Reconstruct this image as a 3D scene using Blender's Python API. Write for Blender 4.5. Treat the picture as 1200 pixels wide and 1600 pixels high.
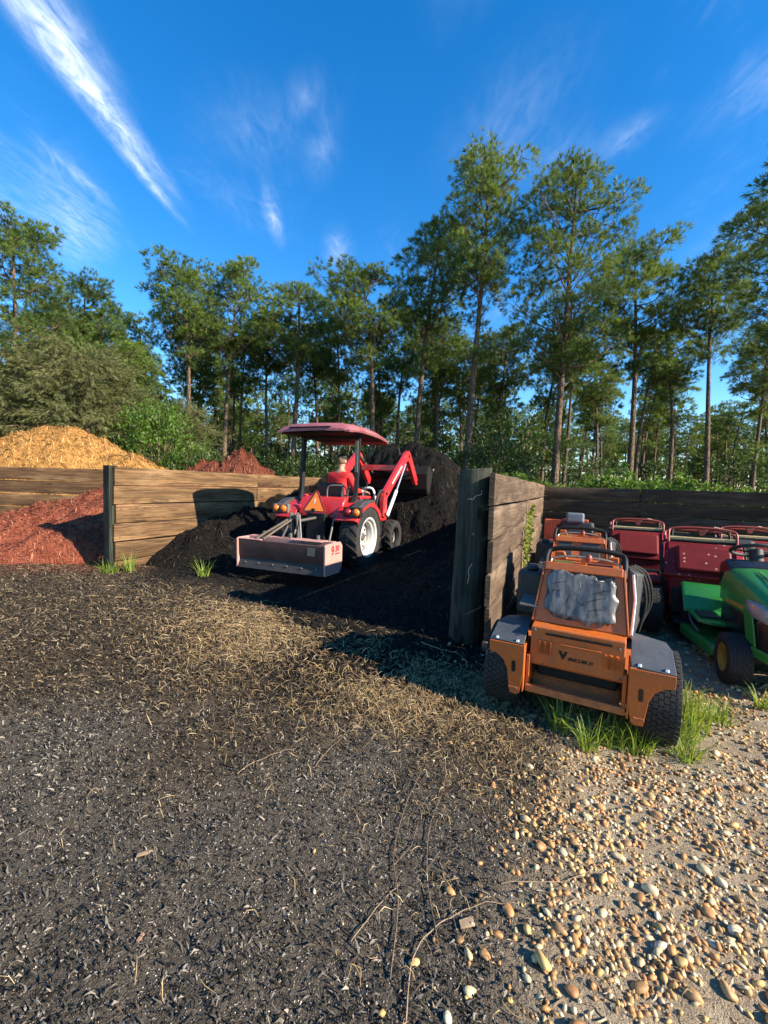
import bpy, bmesh, math, random
import numpy as np
from mathutils import Matrix, Vector, Euler

for o in list(bpy.data.objects): bpy.data.objects.remove(o)
SC = bpy.context.scene
COL = SC.collection
R = math.radians

# ------------------------------------------------------------------ camera
cam = bpy.data.cameras.new('camera'); cam_o = bpy.data.objects.new('camera', cam); COL.objects.link(cam_o)
cam.sensor_fit = 'HORIZONTAL'; cam.sensor_width = 36.0; cam.lens = 19.8
cam.clip_start = 0.05; cam.clip_end = 3000
cam_o.matrix_world = Matrix.Translation((0, 0, 1.40)) @ Matrix.Rotation(R(90 - 3.59), 4, 'X') @ Matrix.Rotation(R(1.83), 4, 'Z')
SC.camera = cam_o
SC.view_settings.view_transform = 'Standard'; SC.view_settings.look = 'None'
SC.view_settings.exposure = 1.38; SC.view_settings.gamma = 1.0
SC.view_settings.use_curve_mapping = False
SC.cycles.max_bounces = 5; SC.cycles.diffuse_bounces = 2; SC.cycles.glossy_bounces = 2
SC.cycles.transmission_bounces = 3; SC.cycles.transparent_max_bounces = 6
SC.cycles.use_denoising = True; SC.cycles.use_adaptive_sampling = True; SC.cycles.adaptive_threshold = 0.025
SC.cycles.sample_clamp_indirect = 4.0

# ------------------------------------------------------------------ sun and sky
SUN_AZ = math.atan2(0.885, -0.466)          # measured from +Y towards +X
SUN_EL = R(28.0)
sun = bpy.data.lights.new('sun', 'SUN'); sun.energy = 5.0; sun.angle = R(0.53); sun.color = (1.0, 0.89, 0.72)
sun_o = bpy.data.objects.new('sun', sun); COL.objects.link(sun_o)
sd = Vector((math.sin(SUN_AZ) * math.cos(SUN_EL), math.cos(SUN_AZ) * math.cos(SUN_EL), math.sin(SUN_EL)))
sun_o.rotation_euler = sd.to_track_quat('Z', 'Y').to_euler(); sun_o.location = sd * 60

W = bpy.data.worlds.new('World'); SC.world = W; W.use_nodes = True
nt = W.node_tree; nt.nodes.clear(); N = nt.nodes.new; L = nt.links.new
sky = N('ShaderNodeTexSky'); sky.sky_type = 'NISHITA'; sky.sun_disc = False
sky.sun_elevation = SUN_EL; sky.sun_rotation = SUN_AZ; sky.altitude = 10; sky.air_density = 1.0; sky.dust_density = 0.0; sky.ozone_density = 2.8
hsv = N('ShaderNodeHueSaturation'); hsv.inputs['Saturation'].default_value = 1.37; hsv.inputs['Hue'].default_value = 0.503; hsv.inputs['Value'].default_value = 1.0
L(sky.outputs[0], hsv.inputs['Color'])
tc = N('ShaderNodeTexCoord')
# cirrus: view direction projected on a flat cloud layer
sep = N('ShaderNodeSeparateXYZ'); L(tc.outputs['Generated'], sep.inputs[0])
mx = N('ShaderNodeMath'); mx.operation = 'MAXIMUM'; mx.inputs[1].default_value = 0.04; L(sep.outputs[2], mx.inputs[0])
dx = N('ShaderNodeMath'); dx.operation = 'DIVIDE'; L(sep.outputs[0], dx.inputs[0]); L(mx.outputs[0], dx.inputs[1])
dy = N('ShaderNodeMath'); dy.operation = 'DIVIDE'; L(sep.outputs[1], dy.inputs[0]); L(mx.outputs[0], dy.inputs[1])
cp = N('ShaderNodeCombineXYZ'); L(dx.outputs[0], cp.inputs[0]); L(dy.outputs[0], cp.inputs[1])
def wnoise(scale, rot, stretch, detail=6, dist=0.6, loc=(0, 0, 0), rough=0.55):
    m = N('ShaderNodeMapping'); m.inputs['Rotation'].default_value = (0, 0, R(rot)); m.inputs['Scale'].default_value = (stretch, 1, 1)
    m.inputs['Location'].default_value = loc; L(cp.outputs[0], m.inputs[0])
    n = N('ShaderNodeTexNoise'); n.inputs['Scale'].default_value = scale; n.inputs['Detail'].default_value = detail
    n.inputs['Distortion'].default_value = dist; n.inputs['Roughness'].default_value = rough; L(m.outputs[0], n.inputs['Vector']); return n.outputs[0]
def wmath(op, a, b):
    n = N('ShaderNodeMath'); n.operation = op
    for i, v in enumerate((a, b)):
        if isinstance(v, (int, float)): n.inputs[i].default_value = v
        else: L(v, n.inputs[i])
    n.use_clamp = (op in ('SUBTRACT',)); return n.outputs[0]
def wramp(v, lo, hi):
    n = N('ShaderNodeMapRange'); n.interpolation_type = 'SMOOTHSTEP'; n.inputs[1].default_value = lo; n.inputs[2].default_value = hi; L(v, n.inputs[0]); return n.outputs[0]
fib = wramp(wnoise(5.0, 8, 2.6, 8, 1.6, (0, 0, 0), 0.62), 0.30, 0.80)
fine = wramp(wnoise(13.0, 12, 2.4, 6, 0.8, (3, 1, 0)), 0.25, 0.8)
broad = wramp(wnoise(1.15, 20, 1.5, 5, 0.5, (0.7, 2.3, 0)), 0.52, 0.86)
CLOUD = wmath('MULTIPLY', wmath('MULTIPLY', broad, fib), 0.30)
for cx, cy, ln, wd, rot, amp in ((-0.80, 1.20, 0.36, 0.055, -3, 1.5), (-0.775, 1.02, 0.22, 0.085, 2, 1.3), (-0.83, 1.48, 0.24, 0.030, -2, 1.1),
                                 (-1.06, 1.47, 0.16, 0.035, -6, 0.7), (-1.30, 1.78, 0.42, 0.15, 34, 0.75), (-1.5, 1.55, 0.4, 0.2, 25, 0.55),
                                 (-0.455, 1.66, 0.19, 0.035, 6, 0.85), (-0.235, 1.93, 0.20, 0.065, 4, 0.75),
                                 (-0.42, 1.28, 0.20, 0.16, 60, 0.18), (-0.22, 1.33, 0.16, 0.06, 14, 0.26), (-0.24, 1.16, 0.09, 0.05, 30, 0.30),
                                 (0.30, 1.22, 0.26, 0.15, 25, 0.20), (0.47, 1.34, 0.22, 0.14, 70, 0.18), (0.65, 1.25, 0.10, 0.06, 30, 0.32), (0.90, 1.05, 0.20, 0.11, 20, 0.34),
                                 (0.56, 2.25, 0.22, 0.025, -16, 0.45), (-1.25, 0.85, 0.5, 0.12, 10, 0.8), (1.4, 1.3, 0.5, 0.14, 15, 0.6), (0.2, 0.5, 0.4, 0.12, 12, 0.6)):
    m = N('ShaderNodeMapping'); m.vector_type = 'TEXTURE'; m.inputs['Location'].default_value = (cx, cy, 0)
    m.inputs['Rotation'].default_value = (0, 0, R(rot)); m.inputs['Scale'].default_value = (wd * 1.45, ln * 1.5, 1)
    L(cp.outputs[0], m.inputs[0])
    g = N('ShaderNodeTexGradient'); g.gradient_type = 'QUADRATIC_SPHERE'; L(m.outputs[0], g.inputs[0])
    CLOUD = wmath('ADD', CLOUD, wmath('MULTIPLY', wmath('MULTIPLY', g.outputs[1], amp), wmath('ADD', wmath('ADD', wmath('MULTIPLY', fib, 0.62), wmath('MULTIPLY', fine, 0.34)), 0.07)))
CLOUD = wmath('MINIMUM', wmath('MULTIPLY', CLOUD, 0.78), 0.85)

lp = N('ShaderNodeMix'); lp.data_type = 'RGBA'
L(CLOUD, lp.inputs[0]); L(hsv.outputs[0], lp.inputs[6]); lp.inputs[7].default_value = (4.6, 5.1, 5.8, 1)
bg = N('ShaderNodeBackground'); bg.inputs['Strength'].default_value = 0.115
L(lp.outputs[2], bg.inputs['Color'])
wo = N('ShaderNodeOutputWorld'); L(bg.outputs[0], wo.inputs['Surface'])

# ------------------------------------------------------------------ materials
MATS = {}
def new_mat(name):
    m = bpy.data.materials.new(name); m.use_nodes = True; nt = m.node_tree; nt.nodes.clear()
    out = nt.nodes.new('ShaderNodeOutputMaterial'); b = nt.nodes.new('ShaderNodeBsdfPrincipled')
    nt.links.new(b.outputs[0], out.inputs['Surface']); MATS[name] = m
    return m, nt, b, out
def nz(nt, vec, scale, detail=4, rough=0.6, dist=0.0):
    n = nt.nodes.new('ShaderNodeTexNoise'); n.inputs['Scale'].default_value = scale; n.inputs['Detail'].default_value = detail
    n.inputs['Roughness'].default_value = rough; n.inputs['Distortion'].default_value = dist
    if vec is not None: nt.links.new(vec, n.inputs['Vector'])
    return n.outputs[0]
def mapr(nt, v, a, b, c=0.0, d=1.0):
    n = nt.nodes.new('ShaderNodeMapRange'); n.inputs[1].default_value = a; n.inputs[2].default_value = b
    n.inputs[3].default_value = c; n.inputs[4].default_value = d; nt.links.new(v, n.inputs[0]); return n.outputs[0]
def mixc(nt, f, a, b, mode='MIX'):
    n = nt.nodes.new('ShaderNodeMix'); n.data_type = 'RGBA'; n.blend_type = mode
    for i, v in ((0, f), (6, a), (7, b)):
        if isinstance(v, (int, float)): n.inputs[i].default_value = v
        elif isinstance(v, tuple): n.inputs[i].default_value = (*v, 1.0) if len(v) == 3 else v
        else: nt.links.new(v, n.inputs[i])
    return n.outputs[2]
def mth(nt, op, a, b=0.0, clamp=False):
    n = nt.nodes.new('ShaderNodeMath'); n.operation = op; n.use_clamp = clamp
    for i, v in enumerate((a, b)):
        if isinstance(v, (int, float)): n.inputs[i].default_value = v
        else: nt.links.new(v, n.inputs[i])
    return n.outputs[0]
def bump(nt, b, h, strength=0.4, dist=0.01):
    n = nt.nodes.new('ShaderNodeBump'); n.inputs['Strength'].default_value = strength; n.inputs['Distance'].default_value = dist
    nt.links.new(h, n.inputs['Height']); nt.links.new(n.outputs[0], b.inputs['Normal'])
def coord(nt, kind='Object'):
    return nt.nodes.new('ShaderNodeTexCoord').outputs[kind]
def vmap(nt, v, scale=(1, 1, 1), loc=(0, 0, 0), rot=(0, 0, 0)):
    n = nt.nodes.new('ShaderNodeMapping'); n.inputs['Scale'].default_value = scale; n.inputs['Location'].default_value = loc
    n.inputs['Rotation'].default_value = rot; nt.links.new(v, n.inputs[0]); return n.outputs[0]
def attr(nt, name):
    n = nt.nodes.new('ShaderNodeAttribute'); n.attribute_name = name; return n
def paint(name, col, rough=0.4, metal=0.0, dirt=0.35, dirtcol=(0.13, 0.10, 0.075), dscale=7.0, coat=0.0, var=0.15, bumpv=0.06, spec=0.5):
    """a painted or moulded surface with dust, scuffs and slight waviness"""
    m, nt, b, out = new_mat(name); v = coord(nt)
    n1 = nz(nt, v, dscale, 6, 0.65); n2 = nz(nt, v, dscale * 6, 4, 0.7)
    dark = tuple(c * (1 - var) for c in col); lite = tuple(min(1, c * (1 + var)) for c in col)
    c1 = mixc(nt, mapr(nt, n2, 0.35, 0.65), dark, lite)
    d = mth(nt, 'MULTIPLY', mapr(nt, n1, 0.42, 0.72), dirt, True)
    n3 = nz(nt, vmap(nt, v, (1.0, 1.0, 0.45)), dscale * 11, 5, 0.75, 0.4); c1 = mixc(nt, mth(nt, 'MULTIPLY', mapr(nt, n3, 0.62, 0.70), min(1.0, dirt * 1.6), True), c1, tuple(k * 0.55 for k in dirtcol))
    c2 = mixc(nt, d, c1, dirtcol); nt.links.new(c2, b.inputs['Base Color'])
    r = mth(nt, 'ADD', rough, mth(nt, 'MULTIPLY', n1, 0.25 if rough < 0.6 else 0.1), True); nt.links.new(r, b.inputs['Roughness'])
    b.inputs['Metallic'].default_value = metal; b.inputs['Coat Weight'].default_value = coat; b.inputs['Coat Roughness'].default_value = 0.115
    b.inputs['Specular IOR Level'].default_value = spec
    if bumpv: bump(nt, b, n2, bumpv, 0.01)
    return m
def plain(name, col, rough=0.5, metal=0.0, var=0.12, scale=30):
    m, nt, b, out = new_mat(name); v = coord(nt); n1 = nz(nt, v, scale, 3)
    nt.links.new(mixc(nt, mapr(nt, n1, 0.35, 0.65), tuple(c * (1 - var) for c in col), tuple(min(1, c * (1 + var)) for c in col)), b.inputs['Base Color'])
    b.inputs['Roughness'].default_value = rough; b.inputs['Metallic'].default_value = metal; return m
def leafmat(name, c0, c1, trans=0.35, rough=0.55):
    """foliage: colour from a per-leaf attribute, a little light passes through"""
    m, nt, b, out = new_mat(name); a = attr(nt, 'Col'); oi = nt.nodes.new('ShaderNodeObjectInfo')
    f = mth(nt, 'ADD', mth(nt, 'MULTIPLY', a.outputs['Fac'], 0.75), mth(nt, 'MULTIPLY', oi.outputs['Random'], 0.25))
    c = mixc(nt, f, c0, c1); nt.links.new(c, b.inputs['Base Color']); b.inputs['Roughness'].default_value = rough
    b.inputs['Specular IOR Level'].default_value = 0.3
    t = nt.nodes.new('ShaderNodeBsdfTranslucent'); nt.links.new(mixc(nt, 0.5, c, (c1[0] * 1.5, c1[1] * 1.4, c1[2] * 0.6)), t.inputs['Color'])
    mx = nt.nodes.new('ShaderNodeMixShader'); mx.inputs[0].default_value = trans
    nt.links.new(b.outputs[0], mx.inputs[1]); nt.links.new(t.outputs[0], mx.inputs[2]); nt.links.new(mx.outputs[0], out.inputs['Surface'])
    return m
def colmat(name, rough=0.85, scale=60, bumpv=0.3, spec=0.3, gain=0.25):
    """colour straight from the pieces' own attribute, with fine grain"""
    m, nt, b, out = new_mat(name); a = attr(nt, 'Col'); v = coord(nt); n1 = nz(nt, v, scale, 4)
    c = mixc(nt, 1.0, a.outputs['Color'], mixc(nt, n1, (1 - gain * 2,) * 3, (1 + gain,) * 3), 'MULTIPLY')
    nt.links.new(c, b.inputs['Base Color']); b.inputs['Roughness'].default_value = rough; b.inputs['Specular IOR Level'].default_value = spec
    if bumpv: bump(nt, b, n1, bumpv, 0.004)
    return m

# ------------------------------------------------------------------ mesh helpers
def tag(o, label=None, cat=None, group=None, kind=None):
    if label: o['label'] = label
    if cat: o['category'] = cat
    if group: o['group'] = group
    if kind: o['kind'] = kind
    return o
def empty(name, loc=(0, 0, 0), rz=0.0, parent=None):
    o = bpy.data.objects.new(name, None); COL.objects.link(o); o.location = loc; o.rotation_euler = (0, 0, rz); o.empty_display_size = 0.2
    if parent: o.parent = parent
    return o
def copy_tree(o, parent=None):
    c = o.copy(); COL.objects.link(c); c.parent = parent
    for ch in list(o.children): copy_tree(ch, c)
    return c
def np_mesh(name, V, F, mat=None, col=None, smooth=False, attrs=None):
    V = np.asarray(V, np.float32); F = np.asarray(F, np.int32); me = bpy.data.meshes.new(name)
    k = F.shape[1]; me.vertices.add(len(V)); me.vertices.foreach_set('co', V.ravel())
    me.loops.add(F.size); me.loops.foreach_set('vertex_index', F.ravel())
    me.polygons.add(len(F)); me.polygons.foreach_set('loop_start', np.arange(0, F.size, k, dtype=np.int32))
    if smooth: me.polygons.foreach_set('use_smooth', np.ones(len(F), bool))
    me.update(calc_edges=True)
    if col is not None:
        a = me.attributes.new('Col', 'FLOAT_COLOR', 'POINT'); c = np.asarray(col, np.float32)
        if c.ndim == 1: c = np.repeat(c[:, None], 3, 1)
        a.data.foreach_set('color', np.concatenate([c, np.ones((len(c), 1), np.float32)], 1).ravel())
    for n_, vals in (attrs or {}).items():
        a = me.attributes.new(n_, 'FLOAT', 'POINT'); a.data.foreach_set('value', np.asarray(vals, np.float32))
    if mat: me.materials.append(mat)
    return me
def link(name, me, parent=None, loc=(0, 0, 0), rot=(0, 0, 0)):
    o = bpy.data.objects.new(name, me); COL.objects.link(o); o.location = loc; o.rotation_euler = rot
    if parent: o.parent = parent
    return o

class MB:
    """collects shapes into one mesh"""
    def __init__(s): s.v = []; s.f = []; s.M = Matrix.Identity(4)
    def at(s, loc=(0, 0, 0), rot=(0, 0, 0)): s.M = Matrix.Translation(loc) @ Euler(rot).to_matrix().to_4x4(); return s
    def add(s, vs, fs):
        n = len(s.v); s.v += [tuple(s.M @ Vector(p)) for p in vs]; s.f += [tuple(i + n for i in f) for f in fs]; return s
    def box(s, c, d, rot=None):
        x, y, z = (k / 2 for k in d); m = Euler(rot).to_matrix() if rot else None; c = Vector(c)
        vs = [Vector((a * x, b * y, e * z)) for e in (-1, 1) for a, b in ((-1, -1), (1, -1), (1, 1), (-1, 1))]
        vs = [(m @ p if m else p) + c for p in vs]
        return s.add(vs, [(3, 2, 1, 0), (4, 5, 6, 7), (0, 1, 5, 4), (1, 2, 6, 5), (2, 3, 7, 6), (3, 0, 4, 7)])
    def tube(s, pts, r, n=8, caps=True, closed=False, flat=1.0):
        pts = [Vector(p) for p in pts]; m = len(pts); rs = r if isinstance(r, (list, tuple)) else [r] * m
        vs = []; ref = None
        for i, p in enumerate(pts):
            a = pts[(i - 1) % m] if (i or closed) else p; b = pts[(i + 1) % m] if (i < m - 1 or closed) else p
            t = (b - a).normalized()
            if ref is None:
                ref = Vector((0, 0, 1)) if abs(t.z) < 0.9 else Vector((1, 0, 0))
            u = (ref - t * ref.dot(t)).normalized(); w = t.cross(u); ref = u
            for k in range(n):
                g = 2 * math.pi * k / n; vs.append(p + (u * math.cos(g) * flat + w * math.sin(g)) * rs[i])
        fs = []
        for i in range(m if closed else m - 1):
            j = (i + 1) % m
            for k in range(n):
                q = (k + 1) % n; fs.append((i * n + k, i * n + q, j * n + q, j * n + k))
        if caps and not closed: fs += [tuple(range(n - 1, -1, -1)), tuple((m - 1) * n + k for k in range(n))]
        return s.add(vs, fs)
    def cyl(s, a, b, r, r2=None, n=14): return s.tube([a, b], [r, r if r2 is None else r2], n)
    def lathe(s, prof, c=(0, 0, 0), axis='x', n=28, closed=False, caps=True):
        vs = []; fs = []; m = len(prof)
        for k in range(n):
            g = 2 * math.pi * k / n
            for r, h in prof:
                a, b = r * math.cos(g), r * math.sin(g)
                p = (h, a, b) if axis == 'x' else (a, h, b) if axis == 'y' else (a, b, h)
                vs.append((p[0] + c[0], p[1] + c[1], p[2] + c[2]))
        for k in range(n):
            q = (k + 1) % n
            for i in range(m if closed else m - 1):
                j = (i + 1) % m; fs.append((k * m + i, k * m + j, q * m + j, q * m + i))
        if not closed and caps:
            for i in (0, m - 1):
                if prof[i][0] > 1e-4: fs.append(tuple(k * m + i for k in range(n)))
        return s.add(vs, fs)
    def prism(s, poly, t0, t1, axis='x'):
        n = len(poly); vs = []
        for t in (t0, t1):
            for a, b in poly: vs.append((t, a, b) if axis == 'x' else (a, t, b) if axis == 'y' else (a, b, t))
        return s.add(vs, [tuple(range(n - 1, -1, -1)), tuple(range(n, 2 * n))] + [(i, (i + 1) % n, n + (i + 1) % n, n + i) for i in range(n)])
    def loft(s, rings, caps=True, closed=True):
        n = len(rings[0]); vs = [p for r in rings for p in r]; fs = []
        for i in range(len(rings) - 1):
            for k in range(n if closed else n - 1):
                q = (k + 1) % n; fs.append((i * n + k, i * n + q, (i + 1) * n + q, (i + 1) * n + k))
        if caps: fs += [tuple(range(n - 1, -1, -1)), tuple((len(rings) - 1) * n + k for k in range(n))]
        return s.add(vs, fs)
    def mesh(s, name, mat, smooth=None):
        me = bpy.data.meshes.new(name); me.from_pydata(s.v, [], s.f)
        bm = bmesh.new(); bm.from_mesh(me); bmesh.ops.remove_doubles(bm, verts=bm.verts, dist=1e-5)
        bmesh.ops.recalc_face_normals(bm, faces=bm.faces); bm.to_mesh(me); bm.free()
        if smooth:
            me.polygons.foreach_set('use_smooth', [True] * len(me.polygons)); me.set_sharp_from_angle(angle=R(smooth))
        me.materials.append(MATS[mat] if isinstance(mat, str) else mat); return me
    def build(s, name, mat, parent=None, smooth=35, bevel=0.0, loc=(0, 0, 0), rot=(0, 0, 0), seg=2):
        o = link(name, s.mesh(name, mat, smooth), parent, loc, rot)
        if bevel:
            b = o.modifiers.new('bevel', 'BEVEL'); b.width = bevel; b.segments = seg; b.limit_method = 'ANGLE'; b.angle_limit = R(40)
        return o
def arc(pts, n=6):
    """smooth a polyline with Catmull-Rom"""
    P = [Vector(p) for p in pts]; out = []
    for i in range(len(P) - 1):
        a, b, c, d = P[max(i - 1, 0)], P[i], P[i + 1], P[min(i + 2, len(P) - 1)]
        for k in range(n):
            t = k / n; out.append(0.5 * (2 * b + (c - a) * t + (2 * a - 5 * b + 4 * c - d) * t * t + (3 * b - a - 3 * c + d) * t ** 3))
    return out + [P[-1]]
def text_part(body, size, mat, parent, loc, rot, name, shear=0.0, extrude=0.001, align='CENTER', bold=0.0, sx=1.0):
    cu = bpy.data.curves.new(name, 'FONT'); cu.body = body; cu.size = size; cu.extrude = extrude; cu.align_x = align; cu.align_y = 'CENTER'
    cu.shear = shear; cu.offset = bold; cu.resolution_u = 3
    t = bpy.data.objects.new(name, cu); COL.objects.link(t); dg = bpy.context.evaluated_depsgraph_get(); dg.update()
    me = bpy.data.meshes.new_from_object(t.evaluated_get(dg)); bpy.data.objects.remove(t)
    me.materials.clear(); me.materials.append(MATS[mat]); o = link(name, me, parent, loc, rot); o.scale = (sx, 1, 1); return o

# smooth value noise for heights
def vnoise(x, y, seed=0):
    x = np.asarray(x, float); y = np.asarray(y, float); xi = np.floor(x).astype(int); yi = np.floor(y).astype(int); fx = x - xi; fy = y - yi
    def h(a, b):
        n = (a * 374761393 + b * 668265263 + seed * 974634777) & 0x7fffffff
        n = ((n ^ (n >> 13)) * 1274126177) & 0x7fffffff; n = (n ^ (n >> 16)); return (n & 0xffff) / 65535.0
    fx = fx * fx * (3 - 2 * fx); fy = fy * fy * (3 - 2 * fy)
    return (h(xi, yi) * (1 - fx) + h(xi + 1, yi) * fx) * (1 - fy) + (h(xi, yi + 1) * (1 - fx) + h(xi + 1, yi + 1) * fx) * fy
def fbm(x, y, s, oct=4, seed=0, gain=0.5):
    v = 0; a = 1; t = 0
    for i in range(oct): v = v + a * vnoise(x * s, y * s, seed + i * 7); t += a; a *= gain; s *= 2.03
    return v / t
def sst(x, a, b):
    t = np.clip((np.asarray(x, float) - a) / (b - a), 0, 1); return t * t * (3 - 2 * t)
def seg_dist(x, y, ax, ay, bx, by):
    dx, dy = bx - ax, by - ay; t = np.clip(((x - ax) * dx + (y - ay) * dy) / (dx * dx + dy * dy), 0, 1); return np.hypot(x - ax - t * dx, y - ay - t * dy)

# ================================================================== THE SETTING
DV = np.array([0.406, 0.914]); NV = np.array([0.914, -0.406])        # along the bin dividers / across them to the right
P0 = np.array([0.97, 3.64])                                           # near end of the right divider
rng = np.random.default_rng(7)
def uv(x, y): return (x - P0[0]) * DV[0] + (y - P0[1]) * DV[1], (x - P0[0]) * NV[0] + (y - P0[1]) * NV[1]

# ---- zones of the ground
def edge_x(y):                                                        # left border of the sandy strip
    return np.interp(y, [0, 1.0, 2.15, 2.7, 3.6, 9.0], [-0.05, 0.36, 0.80, 0.92, 1.0, 3.4])
def m_sand(x, y):
    w = 0.22 * (fbm(x, y, 2.2, 4, 3) - 0.5) * 2.2
    return sst(x - edge_x(y) + w, -0.10, 0.34)
def m_gravel(x, y):
    w = (fbm(x, y, 1.1, 4, 21) - 0.5) * 1.5
    return sst(2.35 - y + w + np.clip(-x - 0.6, 0, 2) * 0.12 - np.clip(x, 0, 3) * 1.0, -0.25, 0.65)
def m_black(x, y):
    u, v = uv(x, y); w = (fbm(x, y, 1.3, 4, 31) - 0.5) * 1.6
    return sst(u + w + 1.35 * sst(v, -3.6, -1.0), -0.35, 0.8) * sst(v + w * 0.3, -6.4, -5.6) * (1 - sst(v, 0.0, 0.1))  # black mulch, carried toward the post to blacken the fence shadow
def m_red(x, y):
    w = (fbm(x, y, 1.3, 4, 41) - 0.5) * 1.2
    return sst(y + w - 0.18 * (x + 5), 5.2, 6.5) * (1 - sst(x + w * 0.5, -4.3, -3.3)) * 0.9
def gz(x, y):
    n = np.hypot(x, y)
    return ((fbm(x, y, 0.7, 3, 5) - 0.5) * 0.10 + (fbm(x, y, 5.0, 3, 9) - 0.5) * 0.045) * np.clip(1 - n / 120, 0.15, 1)
def graded(lo, hi, fine_lo, fine_hi, step, ratio=1.16):
    a = list(np.arange(fine_lo, fine_hi + 1e-6, step)); d = step
    while a[-1] < hi: d *= ratio; a.append(a[-1] + d)
    d = step
    while a[0] > lo: d *= ratio; a.insert(0, a[0] - d)
    return np.array(a)
def grid_faces(nx, ny):
    i = np.arange((nx - 1) * (ny - 1)); r = i // (nx - 1); c = i % (nx - 1); a = r * nx + c
    return np.stack([a, a + 1, a + nx + 1, a + nx], 1)

m, nt, b, out = new_mat('ground'); v = coord(nt)
n_big = nz(nt, v, 1.3, 5); n_mid = nz(nt, v, 9, 6, 0.7); n_fin = nz(nt, v, 70, 5, 0.75); n_gr = nz(nt, v, 190, 3, 0.6)
c = mixc(nt, mapr(nt, n_mid, 0.3, 0.7), (0.026, 0.018, 0.010), (0.092, 0.064, 0.036))
c = mixc(nt, mapr(nt, n_fin, 0.45, 0.75), c, (0.17, 0.13, 0.085))
gcol = mixc(nt, mapr(nt, n_fin, 0.3, 0.7), (0.050, 0.041, 0.031), (0.165, 0.137, 0.104)); gcol = mixc(nt, mapr(nt, n_gr, 0.58, 0.70), gcol, (0.30, 0.265, 0.215)); gcol = mixc(nt, mapr(nt, n_gr, 0.42, 0.30), gcol, (0.018, 0.015, 0.012))
c = mixc(nt, attr(nt, 'gravel').outputs['Fac'], c, gcol)
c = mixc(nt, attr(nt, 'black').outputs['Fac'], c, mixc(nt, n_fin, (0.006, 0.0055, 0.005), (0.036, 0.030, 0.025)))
c = mixc(nt, attr(nt, 'redm').outputs['Fac'], c, mixc(nt, n_fin, (0.12, 0.035, 0.02), (0.30, 0.11, 0.06)))
scol = mixc(nt, mapr(nt, n_mid, 0.3, 0.7), (0.30, 0.222, 0.140), (0.51, 0.41, 0.28)); scol = mixc(nt, mapr(nt, n_gr, 0.55, 0.75), scol, (0.20, 0.15, 0.10))
c = mixc(nt, attr(nt, 'sand').outputs['Fac'], c, scol)
# forest floor further out: needles and weeds
far = attr(nt, 'wood').outputs['Fac']
c = mixc(nt, far, c, mixc(nt, mapr(nt, n_big, 0.35, 0.65), (0.10, 0.07, 0.04), (0.05, 0.075, 0.025)))
nt.links.new(c, b.inputs['Base Color']); b.inputs['Roughness'].default_value = 0.95; b.inputs['Specular IOR Level'].default_value = 0.2
hh = mth(nt, 'ADD', mth(nt, 'MULTIPLY', n_fin, 0.8), mth(nt, 'MULTIPLY', n_gr, 0.6)); bump(nt, b, mth(nt, 'ADD', hh, mth(nt, 'MULTIPLY', nz(nt, v, 30, 4, 0.7), 1.2)), 1.0, 0.030)

xs = graded(-900, 900, -7.5, 6.5, 0.055); ys = graded(-300, 1400, 0.3, 9.6, 0.055)
X, Y = np.meshgrid(xs, ys); X = X.ravel(); Y = Y.ravel()
V = np.stack([X, Y, gz(X, Y)], 1)
ground = link('ground', np_mesh('ground', V, grid_faces(len(xs), len(ys)), MATS['ground'], smooth=True,
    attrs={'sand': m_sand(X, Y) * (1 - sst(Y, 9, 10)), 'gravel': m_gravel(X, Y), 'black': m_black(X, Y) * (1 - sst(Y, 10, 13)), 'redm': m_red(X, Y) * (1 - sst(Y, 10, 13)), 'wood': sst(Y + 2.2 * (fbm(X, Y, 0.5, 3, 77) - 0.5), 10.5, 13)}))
tag(ground, kind='structure')

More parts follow.
